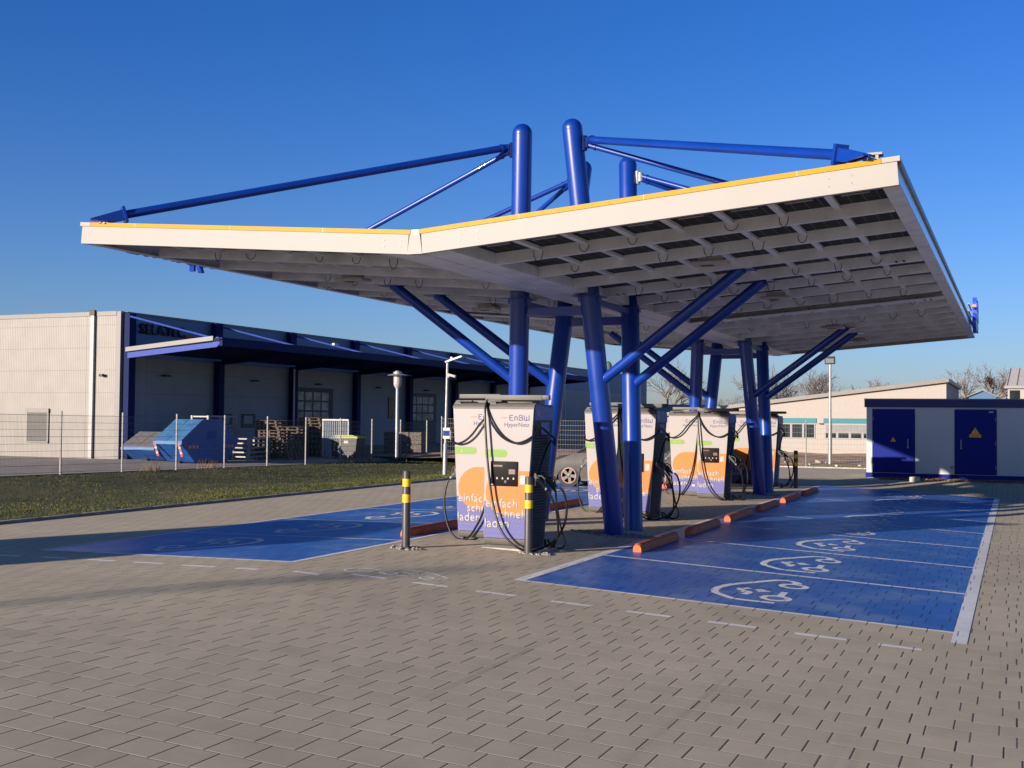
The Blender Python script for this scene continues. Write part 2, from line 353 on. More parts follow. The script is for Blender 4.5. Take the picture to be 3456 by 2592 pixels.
# ---------------------------------------------------------------- ground
def sm(a, b, x): t = max(0, min(1, (x-a)/(b-a))); return t*t*(3-2*t)
def gh(X, Y):
    if X > -1.44: h = -.045*(min(X, 6.62)+1.44)
    else: h = -.019*(-1.44-max(X, -9.88))
    if Y > 26.2: h += (-.10-h)*sm(26.2, 29.8, Y)
    return h
def grid(name, m, xs, ys, fn, off=0):
    b = B(); vs = [[b.bm.verts.new((x, y, fn(x, y)+off)) for y in ys] for x in xs]
    for i in range(len(xs)-1):
        for j in range(len(ys)-1): b._face([vs[i][j], vs[i+1][j], vs[i+1][j+1], vs[i][j+1]])
    return b.done(name, m, recalc=False)
YS = [-110, -60, -30, -15, -8, 0, 8, 16, 26.2] + [26.2+.6*k for k in range(1, 7)] + [32, 38.4]
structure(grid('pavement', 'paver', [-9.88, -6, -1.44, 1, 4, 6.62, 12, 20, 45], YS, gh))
b = B(); b.poly([(-2500, -2500, -.75), (2500, -2500, -.75), (2500, 2500, -.75), (-2500, 2500, -.75)]); structure(b.done('ground', 'soil'))
def fz(Y): return -.05-.0099*(Y-17)
XF = -20.634
def lawn_h(X, Y):
    t = (X-XF)/(-9.88-XF); a = fz(min(Y, 60))-.02; c = gh(-9.88, 0)-.03
    return a+(c-a)*t-.22*math.sin(PI*max(0, min(1, t)))**2
lx = [XF+.1+(10.70)*k/10 for k in range(10)]+[-9.94]
structure(grid('lawn', 'lawn', lx, [-60, -30, -10, 0, 5, 10, 15, 20, 25, 30, 35, 40, 50, 62], lawn_h))
def yard_h(X, Y): return -.12 if X < -22.2 else (-.12+(fz(min(Y, 60))+.0+.12)*sm(-22.2, -20.9, X))
structure(grid('yard', 'asphalt', [-160, -60, -40, -30, -22.2, -21.8, -21.3, -20.9, -20.72], [-60, 0, 10, 17, 22, 27, 32, 37, 42, 47, 52, 60, 90], yard_h))
b = B()
for y0 in range(-60, 60, 2):
    y1 = y0+2; z = fz((y0+y1)/2)
    b.box(XF-.14, XF+.12, y0, y1, z-.5, z-.015)
structure(b.done('fence_edging', 'kerb_dark', smooth=False))
b = B()
y = -60
while y < 38.3:
    b.box(-10.0, -9.885, y+.005, y+.995, -.4, gh(-9.9, y)+.055, bev=.008); y += 1.0
structure(b.done('lawn_kerb', 'kerb'))
b = B(); x = -9.9
while x < 9.0:
    b.box(x+.005, x+.995, 38.42, 38.56, -.4, -.05, bev=.01); x += 1
structure(b.done('back_kerb', 'slab'))
def back_h(X, Y): return -.10+.12*sm(38.6, 43, Y)+.10*sm(41, 46, Y)+.05*math.sin(X*1.7+Y)*.6
xs = [-60, -40]+[-21+.9*k for k in range(36)]+[14, 30, 60]
structure(grid('verge', 'soil', xs, [38.56, 39.2, 40, 41, 42, 43, 44, 46, 48, 50, 53, 58, 70, 100, 160], back_h))
# ---------------------------------------------------------------- bays and markings
def sheet(name, m, pts, off):
    b = B(); b.poly([(x, y, gh(x, y)+off) for x, y in pts]); return structure(b.done(name, m, recalc=False, smooth=False))
def rectsheet(b, x0, x1, y0, y1, off): b.poly([(x0, y0, gh(x0, y0)+off), (x1, y0, gh(x1, y0)+off), (x1, y1, gh(x1, y1)+off), (x0, y1, gh(x0, y1)+off)])
RA, RB, RY, PW = 1.397, 6.246, 2.591, 2.9
LA, LB, LY, LW = -1.46, -5.66, 1.95, 2.85
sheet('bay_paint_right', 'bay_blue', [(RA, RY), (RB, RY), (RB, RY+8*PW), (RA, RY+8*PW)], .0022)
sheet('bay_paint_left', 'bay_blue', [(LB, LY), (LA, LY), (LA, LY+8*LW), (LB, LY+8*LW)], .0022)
b = B()
rectsheet(b, RB, RB+.15, RY-.62, RY+8*PW, .0042)             # broad outer line
rectsheet(b, RA-.13, RA, RY-.07, RY+8*PW, .0042)             # inner line
rectsheet(b, RA, RB, RY-.07, RY, .0042)
for k in range(1, 9): rectsheet(b, RA, RB, RY+k*PW-.042, RY+k*PW+.042, .0042)
rectsheet(b, LB-.08, LB, LY-.08, LY+8*LW, .0042); rectsheet(b, LA-.002, LA+.012+.0, LY-.08, LY+8*LW, .0042)
rectsheet(b, LA-.085, LA-.002, LY, LY+8*LW, .0042)
rectsheet(b, LB, LA-.002, LY-.08, LY, .0042)
for k in range(1, 9): rectsheet(b, LB, LA-.085, LY+k*LW-.03, LY+k*LW+.03, .0042)
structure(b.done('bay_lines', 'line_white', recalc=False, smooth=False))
b = B()
for x0, x1, y in [(2.18, 2.66, 1.49), (3.05, 3.55, 1.46), (3.93, 4.43, 1.46), (4.82, 5.32, 1.43), (5.62, 6.02, 1.41), (1.25, 1.75, 1.52), (.40, .88, 1.55), (-.42, .05, 1.58),
                 (-1.06, -.70, 1.30), (-1.78, -1.30, 1.13), (-2.60, -2.09, 1.15), (-3.41, -2.94, 1.20), (-4.21, -3.74, 1.22), (-5.01, -4.54, 1.22), (-5.80, -5.35, 1.20), (-6.6, -6.15, 1.2), (-7.4, -6.95, 1.2)]:
    if x0 < -1.44 < x1: x1 = -1.45
    rectsheet(b, x0, x1, y-.045, y+.045, .0024)
structure(b.done('dashed_guide_line', 'line_white', recalc=False, smooth=False))
CAR = [[(4.30, 3.07), (4.0, 3.05), (3.82, 3.06), (3.68, 3.20), (3.55, 3.34), (3.50, 3.50), (3.49, 3.75), (3.53, 4.0), (3.62, 4.22), (3.76, 4.47), (3.90, 4.74), (3.99, 4.89), (4.10, 4.95), (4.22, 4.88), (4.30, 4.74)],
       [(4.25+.15*math.cos(a), 3.42+.17*math.sin(a)) for a in [2*PI*k/14 for k in range(15)]],
       [(4.27+.15*math.cos(a), 4.50+.17*math.sin(a)) for a in [2*PI*k/14 for k in range(15)]],
       [(4.27, 3.62), (4.26, 3.95)], [(4.24, 4.68), (4.27, 4.86)],
       [(3.70, 3.84), (3.77, 3.86), (3.83, 3.97)], [(3.72, 3.80), (3.84, 3.70), (3.82, 3.60)], [(3.86, 3.70), (3.90, 3.62), (3.87, 3.45)],
       [(3.93, 3.86), (3.98, 3.94), (4.03, 3.88)], [(3.96, 3.78), (4.09, 3.88)]]
def ground_stroke(b, pts, wd, off):
    n = len(pts); L = []; Q = []
    closed = (Vector(pts[0])-Vector(pts[-1])).length < 1e-4
    for i in range(n):
        p0 = Vector(pts[i-1 if i > 0 else (n-2 if closed else 0)]); p1 = Vector(pts[i+1 if i < n-1 else (1 if closed else n-1)])
        t = (p1-p0).normalized(); nn = Vector((-t.y, t.x))*wd/2; p = Vector(pts[i])
        for lst, s_ in ((L, 1), (Q, -1)):
            q = p+nn*s_; lst.append(b.bm.verts.new((q.x, q.y, gh(q.x, q.y)+off)))
    for i in range(n-1): b._face([L[i], Q[i], Q[i+1], L[i+1]])
def car_symbol(fn, wd, off, name='car_symbol', strokes=CAR):
    b = B()
    for i, st in enumerate(strokes):
        ground_stroke(b, [fn(*p) for p in st], wd*(1.0 if i else 1.15), off+.0003*i)
    bmesh.ops.recalc_face_normals(b.bm, faces=b.bm.faces)
    for f in b.bm.faces:
        if f.normal.z < 0: f.normal_flip()
    return structure(b.done(name, 'line_white', recalc=False, smooth=False))
for k in range(8): car_symbol(lambda x, y, k=k: (x, y+k*PW), .085, .0042)
for k in range(8): car_symbol(lambda x, y, k=k: (-(x-3.49)*.98-3.45, 3.98-y+LY+1.42+k*LW), .085, .0042)
P1 = [[(-.32, 1.92), (-.47, 1.85), (-.51, 1.74), (-.62, 1.74), (-.68, 1.84), (-.65, 1.96), (-.55, 2.05), (-.41, 2.1), (-.30, 2.08)],
      [(.16, 1.90), (0, 1.88), (-.13, 1.84), (-.24, 1.91), (-.26, 2.05), (-.22, 2.17), (-.12, 2.27), (.01, 2.33), (.18, 2.32), (.36, 2.24), (.52, 2.15), (.62, 2.07), (.62, 1.93), (.52, 1.91)],
      [(-.05+.09*math.cos(a)-.06, 1.95+.08*math.sin(a)) for a in [2*PI*k/10 for k in range(11)]],
      [(.40+.09*math.cos(a), 1.93+.08*math.sin(a)) for a in [2*PI*k/10 for k in range(11)]], [(-.03, 2.12), (.06, 2.10), (.14, 2.19), (.18, 2.10)], [(.08, 2.04), (.17, 2.06)]]
car_symbol(lambda x, y: (x, y), .036, .0024, 'charging_symbol', P1)
# gravel made good round posts
def gravel_patch(name, cx, cy, rx, ry, n):
    b = B(); rnd = random.Random(int(cx*100+cy*10))
    for i in range(n):
        a = rnd.random()*2*PI; r_ = math.sqrt(rnd.random())**1.0; x = cx+rx*r_*math.cos(a); y = cy+ry*r_*math.sin(a); s_ = .008+.016*rnd.random(); z = gh(x, y)
        m_ = Matrix.Translation((x, y, z+s_*.25)) @ Matrix.Rotation(rnd.random()*6, 4, 'Z') @ Matrix.Rotation(rnd.random(), 4, 'X')
        b.box(-s_, s_, -s_*.8, s_*.8, -s_*.6, s_*.6, mtx=m_)
    return tag(b.done(name, 'gravel', smooth=False), 'loose pale gravel scattered on the paving', 'gravel', kind='stuff')
for a in [(-1.05, 4.06, .22, .2, 120), (.55, 4.9, .24, .14, 160), (.66, 8.05, .75, .3, 520), (1.15, 8.0, .25, .05, 50), (-1.1, 8.1, .5, .3, 150), (.6, 19.9, .8, .3, 160)]: gravel_patch('gravel', *a)
# grass
rnd = random.Random(7); b = B(); bm = b.bm
def blades(x, y, z, h, n):
    for i in range(n):
        a = rnd.random()*2*PI; l = h*(.6+.8*rnd.random()); bx = x+(rnd.random()-.5)*.10; by = y+(rnd.random()-.5)*.10; wv = .006+.008*rnd.random()
        tx = bx+math.cos(a)*l*.5; ty = by+math.sin(a)*l*.5; px, py = -math.sin(a)*wv, math.cos(a)*wv
        v = [bm.verts.new((bx-px, by-py, z)), bm.verts.new((bx+px, by+py, z)), bm.verts.new((tx, ty, z+l))]; bm.faces.new(v)
for i in range(19000):
    x = -9.98-rnd.random()**1.4*10.4; y = -2+rnd.random()**.9*42; t = (x-XF)/(-9.9-XF)
    z = lawn_h(x, y)-.01
    patch = .5+.5*math.sin(x*1.3+math.sin(y*.5)*2)*math.sin(y*.37)
    blades(x, y, z, .032+.028*patch*(1 if x > -15 else .6), 4)
tag(b.done('grass', 'blade', smooth=False, recalc=False), 'short winter grass on the swale beside the paving', 'grass', kind='stuff')
b = B(); bm = b.bm
for i in range(1800):
    y = 38.6+rnd.random()**1.5*2.2; x = -14+rnd.random()*20; blades(x, y, back_h(x, y), .045, 3)
tag(b.done('verge_grass', 'blade', smooth=False, recalc=False), 'thin grass on the bank behind the back kerb', 'grass', kind='stuff')
b = B(); bm = b.bm
for i in range(2200):
    x = 2.6+rnd.random()*9; y = 29.9+rnd.random()*1.0; blades(x, y, gh(x, y)-.005, .07, 3)
tag(b.done('weeds', 'brown_weed', smooth=False, recalc=False), 'dry weeds and grass along the front of the substation kiosk', 'weeds', kind='stuff')
b = B(); bm = b.bm
for cx, cy in [(-20.5, 35.6), (-20.45, 38.2), (-20.4, 38.9), (-20.5, 21), (-20.5, 24), (-20.45, 33.4)]:
    for i in range(26):
        x = cx+rnd.gauss(0, .22); y = cy+rnd.gauss(0, .3); blades(x, y, lawn_h(x, y), .32, 2)
tag(b.done('dry_weeds', 'brown_weed', smooth=False, recalc=False), 'tall dry weeds along the foot of the long fence', 'weeds', kind='stuff')
b = B()
for i in range(14):
    x = -6+rnd.random()*8; y = 38.8+rnd.random()*3; s_ = .03+.05*rnd.random(); m_ = Matrix.Translation((x, y, back_h(x, y)+.02)) @ Matrix.Rotation(rnd.random()*6, 4, 'Z')
    b.box(-s_, s_, -s_*.6, s_*.6, -.03, s_*.8, bev=.01, mtx=m_)
tag(b.done('rubble', 'slab'), 'pale stones and rubble lying on the brown bank', 'rubble', kind='stuff')
o = B().box(-.16, .16, -.14, .14, -.02, .16, bev=.04).done('kerb_stone', 'slab', loc=(3.8, 29.3, -.10)); tag(o, 'small pale stone block on the paving before the kiosk', 'stone')
# ---------------------------------------------------------------- canopy
YC, LC, ZC, G, WR, WL, RISE, HF = 2.26, 23.543, 3.87, .095, 5.737, 5.455, .0785, .30
can = thing('charging_canopy', 'large butterfly roof with white fascia and yellow edge on blue steel masts', 'canopy', (0, YC, 0))
def leafz(x): return ZC+RISE*(abs(x)-G)
def local(bm_, o): pass
def leafbox(b, s, xa, xb, y0, y1, d0, d1):
    """box following the tilted leaf: x from xa to xb (abs), depth d0..d1 above the soffit plane"""
    nx, nz = -RISE*s, 1.0
    co = []
    for d in (d0, d1):
        for y in (y0, y1):
            for x in (xa, xb): co.append((s*x+nx*d, y, leafz(x)+nz*d))
    v = [b.bm.verts.new(c) for c in co]
    for q in ((0, 2, 3, 1), (4, 5, 7, 6), (0, 1, 5, 4), (2, 6, 7, 3), (0, 4, 6, 2), (1, 3, 7, 5)): b._face([v[i] for i in q])
NB = 16; dy = LC/NB
for s, W_ in ((1, WR), (-1, WL)):
    for y0, y1, nm in ((0, .07, 0), (LC-.07, LC, 1)):
        b = B(); leafbox(b, s, G+.012, W_-.002, y0, y1, 0, .245); b.done('fascia_panel', 'fascia', can, smooth=False)
        b = B(); leafbox(b, s, G-.02, W_-.16, y0-.012 if nm == 0 else y0, y1 if nm == 0 else y1+.012, .248, .302)
        if nm == 0:
            for xx in (W_*.25, W_*.52, W_*.82): b.mi = 1; leafbox(b, s, xx, xx+.008, y0-.0135, y0-.006, .246, .304); b.mi = 0
        b.done('yellow_trim', ['yellow', 'galv_dark'], can, smooth=False)
        b = B(); leafbox(b, s, W_-.155, W_+.03, y0-.012 if nm == 0 else y0, y1 if nm == 0 else y1+.012, .249, .303); b.done('corner_cap', 'fascia', can, smooth=False)
    # outer edge: box girder with a lower flange and a bright side sheet
    b = B(); leafbox(b, s, W_-.17, W_-.003, .07, LC-.07, 0, .012); leafbox(b, s, W_-.012, W_-.004, .072, LC-.072, .012, .245); b.done('edge_girder', 'soffit', can, smooth=False)
    b = B(); leafbox(b, s, W_-.003, W_+.004, .03, LC-.03, .02, .20); b.done('side_sheet', 'metal_edge', can, smooth=False)
    b = B(); leafbox(b, s, W_-.02, W_+.03, .075, LC-.075, .205, .295); b.done('side_trim', 'yellow' if s < 0 else 'galv_dark', can, smooth=False)
    # inner edge girder
    b = B(); leafbox(b, s, G+.02, .46, .07, LC-.07, 0, .015); leafbox(b, s, G+.02, G+.04, .07, LC-.07, .015, .26); leafbox(b, s, .45, .462, .07, LC-.07, .015, .24); b.done('gutter_girder', 'soffit', can, smooth=False)
    for k in range(1, NB):
        b = B(); yk = k*dy; wd = .05 if k % 4 else .08
        leafbox(b, s, .465, W_-.18, yk-wd, yk+wd, 0, .012); leafbox(b, s, .465, W_-.18, yk-wd, yk-wd+.012, .012, .15)
        if k % 8 == 0:
            leafbox(b, s, .465, W_-.18, yk-wd-.30, yk+wd, .002, .02)
        b.done('cross_girder', 'soffit', can, smooth=False)
    npv = 8; px = (W_-.18-.465)/npv
    for j in range(1, npv):
        b = B(); x = .465+j*px; leafbox(b, s, x-.04, x+.04, .08, LC-.08, .11, .15); b.done('purlin', 'soffit', can, smooth=False)
    for k in range(NB):
        b = B(); leafbox(b, s, .466, W_-.18, k*dy+.01, (k+1)*dy-.01, .155, .17)
        b.mi = 1
        if k % 2 == 0:
            for j in range(npv): leafbox(b, s, .465+j*px+.12, .465+j*px+px-.20, k*dy+dy*.60, k*dy+dy*.60+.035, .147, .1545)
        b.done('solar_panel', ['pv', 'lamp_white'], can, smooth=False)
    b = B(); leafbox(b, s, G+.02, W_-.10, .08, LC-.08, .20, .24); b.done('roof_sheet', 'galv', can, smooth=False)
    # module cable loops hanging below every other girder
    rc = random.Random(11)
    nl = 0
    for k in (1, 2, 4, 5, 7, 8, 10) if s > 0 else (1, 3, 5, 7, 9):
        for j in range(1, npv):
            if rc.random() < .12: continue
            x = .465+j*px+rc.uniform(-.04, .04); yk = k*dy-.10; dp = rc.uniform(.05, .12); wv = rc.uniform(.05, .085)
            b = B(); pth = [(s*(x+wv*math.cos(t)), yk-.02, leafz(x)+.09-(dp+.03)*math.sin(t)) for t in [PI*i/8 for i in range(9)]]
            b.tube(pth, .0055, 5); b.done('cable_loop', 'ch_dark', can)
b = B()
b.prism([(-G-.011, ZC-.002), (G+.011, ZC-.002), (G-.025, ZC+.245), (-G+.025, ZC+.245)], 'y', -.004, .1); b.done('centre_fascia', 'fascia', can, smooth=False)
b = B(); b.box(-G-.015, G+.015, .1, LC, ZC-.012, ZC+.02); b.box(-G-.01, -G, .1, LC, ZC+.02, ZC+.2); b.box(G, G+.01, .1, LC, ZC+.02, ZC+.2); b.done('gutter', 'soffit', can, smooth=False)
b = B(); b.box(-.06, .05, -.002, .05, ZC+.246, ZC+.30); b.done('gutter_outlet', 'galv', can, smooth=False)
OX = -.2
def dome_mast(p0, p1, r):
    p0, p1 = Vector(p0), Vector(p1); d = (p1-p0).normalized(); L = (p1-p0).length-r
    pts = [p0, p0+d*(L-.001)]; rr = [r, r]
    for k in range(1, 9):
        a = PI/2*k/8; pts.append(p0+d*(L+r*math.sin(a))); rr.append(r*math.cos(a))
    b = B(); b.tube(pts, rr, 32); b.tube([p0+d*(L-.012), p0+d*(L+.004)], r+.0025, 32); return b
def rod(a, bb, r, m='steel_blue'):
    a, bb = Vector(a), Vector(bb); d = (bb-a).normalized(); bld = B(); bld.tube([a, bb], r, 18); bld.tube([a+d*.10, a+d*.13], r*1.25, 18)
    return bld.done('tie_rod', m, can)
for ci, yc in enumerate((8.541-YC, 20.329-YC)):
    for sx in (-1, 1):
        for sy in (-1, 1):
            p0 = (OX+sx*.91, yc+sy*.489, -.25); p1 = (OX+sx*.431, yc+sy*1.479, 6.72)
            b = dome_mast(p0, p1, .165); b.done('mast', 'steel_blue', can)
            def at(z): t = (z+.25)/(6.97); return Vector((p0[0]+(p1[0]-p0[0])*t, p0[1]+(p1[1]-p0[1])*t, z))
            # strut to the leaf
            sa = at(2.42); tx = sx*3.08 if sx > 0 else -2.95; ty = ((6.86, 8.48), (18.42, 20.08))[ci][0 if sy < 0 else 1]-YC
            bld = B(); tp = Vector((tx, ty, leafz(tx)+.02)); dd = (tp-sa).normalized(); bld.tube([sa+dd*.1, tp], .085, 20)
            bld.box(tx-.20, tx+.20, ty-.12, ty+.12, leafz(tx)-.012, leafz(tx)-.002+.0, bev=0); bld.tube([sa+dd*.50, sa+dd*.515], .0875, 20); bld.done('strut', 'steel_blue', can)
            # head plate where mast passes the gutter
            bl = at(ZC-.02); b = B(); b.box(bl.x-.22, bl.x+.22, bl.y-.24, bl.y+.24, ZC-.03, ZC-.013, bev=.004); b.box(bl.x-.19, bl.x+.19, bl.y-.05, bl.y+.05, ZC-.10, ZC-.03); b.done('head_plate', 'steel_blue', can, smooth=False)
            # bracket and tie rods
            hd = at(6.33); o_ = Vector((sx, 0, 0)); st = hd+o_*.165
            b = B(); b.tube([(st.x+sx*.02, st.y, st.z-.14), (st.x+sx*.02, st.y, st.z+.10)], .045, 12); b.tube([(st.x+sx*.08, st.y, st.z-.10), (st.x+sx*.08, st.y, st.z+.07)], .05, 12)
            b.done('rod_bracket', 'steel_blue_dark' if not (sx > 0 and sy > 0) else 'galv', can, smooth=False)
            W_ = WR if sx > 0 else WL
            if ci == 0: ends = ((.18, .060), (4.95, .044)) if sy < 0 else ((6.95, .046), (10.3, .046))
            else: ends = ((13.2, .046), (16.6, .046)) if sy < 0 else ((18.6, .046), (LC-.18, .060))
            for ei, (ye, rr_) in enumerate(ends):
                corner = (rr_ > .055)
                e = Vector((sx*(W_-.62), ye, leafz(W_-.62)+.45 if corner else leafz(W_-.3)+.38))
                a_ = st+o_*.10+Vector((0, 0, .03 if corner else -.06 if ei == 1 else .0)); rod(a_, e, rr_)
                if corner:
                    dd = (e-a_).normalized(); b = B(); q = Matrix.Translation(e) @ dd.to_track_quat('X', 'Z').to_matrix().to_4x4()
                    b.box(-.03, .012, -.09, .09, -.115, .115, bev=.005, mtx=q)
                    b.prism([(.012, -.07), (.16, -.075), (.46, .005), (.46, .03), (.012, .075)], 'y', -.055, -.03, mtx=q); b.prism([(.012, -.07), (.16, -.075), (.46, .005), (.46, .03), (.012, .075)], 'y', .03, .055, mtx=q)
                    b.done('fork_end', 'steel_blue', can, smooth=False)
                    b = B(); zc_ = leafz(W_-.30)+.30; b.box(sx*(W_-.30)-.12, sx*(W_-.30)+.12, ye-.07, ye+.07, zc_+.085, zc_+.11, bev=.003)
                    b.box(sx*(W_-.30)-.08, sx*(W_-.30)-.05, ye-.06, ye+.06, zc_-.01, zc_+.085); b.box(sx*(W_-.30)+.05, sx*(W_-.30)+.08, ye-.06, ye+.06, zc_-.01, zc_+.085); b.cyl((sx*(W_-.30), ye-.05, zc_+.04), (sx*(W_-.30), ye+.05, zc_+.04), .03, 12); b.done('anchor_block', 'fascia', can, smooth=False)
    # beams tying the masts together under the gutter
    for sy in (-1, 1):
        yb = yc+sy*(.489+.99*.55); b = B(); b.box(OX-.60, OX+.60, yb-.05, yb+.05, 3.55, 3.70, bev=.006); b.done('cross_tie', 'steel_blue', can, smooth=False)
    for sx in (-1, 1):
        b = B(); xb = OX+sx*.64; b.box(xb-.045, xb+.045, yc-.9, yc+.9, 3.735, 3.835, bev=.006); b.done('long_tie', 'steel_blue', can, smooth=False)
for x, y in ((2.89, 5.66), (2.89, 10.52), (2.89, 17.5), (2.89, 22.4), (-3.05, 5.75), (-3.05, 10.9), (-3.05, 17.5), (-3.05, 22.4)):
    z = leafz(x); b = B(); y -= YC
    b.box(x-.26, x+.26, y-.15, y+.15, z-.065, z-.012, bev=.012); b.box(x-.16, x+.16, y-.09, y+.09, z-.012, z+.06); b.mi = 1; b.box(x-.13, x+.05, y-.08, y+.06, z-.0705, z-.066)
    b.done('ceiling_light', ['lamp_white', 'ch_dark'], can, smooth=False)
b = B()
for k in (4, 8, 15.6):
    for s, W_ in ((1, WR), (-1, WL)):
        for ux in (.75, W_-.55):
            for du in (0, .11):
                for dv in (-.09, .02):
                    x = ux+du; b.cyl((s*x, k*dy-.10+dv-.05, leafz(x)-.012), (s*x, k*dy-.10+dv-.05, leafz(x)+.003), .016, 8)
b.done('splice_bolts', 'black', can)
b = B()
for s, x0, zz in ((1, .62, 0), (1, WR-.72, 0), (-1, .20, 0)):
    for du in (0, .24):
        for dv in (.09, .17): x = x0+du; b.cyl((s*x, .0-.006, leafz(x)+dv), (s*x, .002, leafz(x)+dv), .009, 8)
b.done('fascia_bolts', 'galv_dark', can)
# company letters on both long edges
def letters(name, label, s, X, Ya, Z0, H):
    t = thing(name, label, 'sign', (X, Ya, Z0), 0, None)
    E_ = [[(.0, .12), (.12, .0), (.62, .0)], [(.0, .12), (.0, .44), (.1, .52), (.5, .52)], [(.1, .52), (.0, .6), (.0, .88), (.12, 1), (.62, 1)]]
    n_ = [[(0, 0), (0, .72)], [(0, .6), (.12, .72), (.38, .72), (.5, .6), (.5, 0)]]
    B_ = [[(0, .56), (.42, .56), (.56, .44), (.56, .12), (.44, 0), (0, 0), (0, .4)], [(0, .56), (0, 1), (.38, 1), (.5, .9), (.5, .68), (.42, .56)]]
    W_ = [[(0, 1), (.0, .14), (.12, 0), (.30, 0), (.4, .12), (.4, .7)], [(.4, .12), (.5, 0), (.68, 0), (.8, .14), (.8, 1)]]
    def stroke(b, pts, x0, wd):
        for (a0, a1), (b0, b1) in zip(pts[:-1], pts[1:]):
            p = Vector((0, s*(x0+a0)*H, a1*H)); q = Vector((0, s*(x0+b0)*H, b1*H)); d = q-p
            m_ = Matrix.Translation((p+q)/2) @ Matrix.Rotation(math.atan2(d.z, d.y), 4, 'X')
            b.box(0, .10, -d.length/2-wd/2, d.length/2+wd/2, -wd/2, wd/2, mtx=m_)
    for L_, x0 in ((E_, .9), (n_, 1.75), (B_, 2.5), (W_, 3.3)):
        b = B()
        for st in L_: stroke(b, st, x0, .13*H)
        b.done('letter', 'sign_blue', t, smooth=False)
    b = B(); stroke(b, [(0, .55), (.62, .55)], 0, .12*H); b.done('dash', 'orange_sign', t, smooth=False)
    b = B(); b.box(-.10 if s > 0 else .10, -.07 if s > 0 else .13, min(0, s*4.2*H), max(0, s*4.2*H), .30*H, .34*H); b.box(-.10 if s > 0 else .10, -.07 if s > 0 else .13, min(0, s*4.2*H), max(0, s*4.2*H), .66*H, .70*H); b.done('rail', 'galv', t, smooth=False)
    return t
def side_sign(label, s, X, Y0, ZB, H):
    t = letters('letter_sign', label, s, X, Y0, ZB+.30, H)
    b = B(); b.text('HyperNetz', 0, s*3.0*H*1.35 if s > 0 else 0.001, 0, 0, d=0) if False else None
    cu_ = bpy.data.curves.new('t', 'FONT'); cu_.body = 'HyperNetz'; cu_.size = .46; cu_.extrude = .045; cu_.offset = .006; cu_.resolution_u = 3
    ob = bpy.data.objects.new('t', cu_); C.objects.link(ob); bpy.context.view_layer.update(); me = bpy.data.meshes.new_from_object(ob.evaluated_get(bpy.context.evaluated_depsgraph_get()))
    for v in me.vertices: v.co = Vector((s*v.co.z+s*.05, s*v.co.x, v.co.y-.28))
    bpy.data.objects.remove(ob); bpy.data.curves.remove(cu_); b.bm.from_mesh(me); bpy.data.meshes.remove(me)
    b.done('lettering', 'sign_blue', t, smooth=False); return t
side_sign('blue block letters with orange dash on the right long edge of the canopy', 1, 5.80, 21.6, 4.28, .50)
side_sign('blue block letters on the left long edge of the canopy with two descenders hanging below', -1, -5.54, 5.45, 4.30, .24)
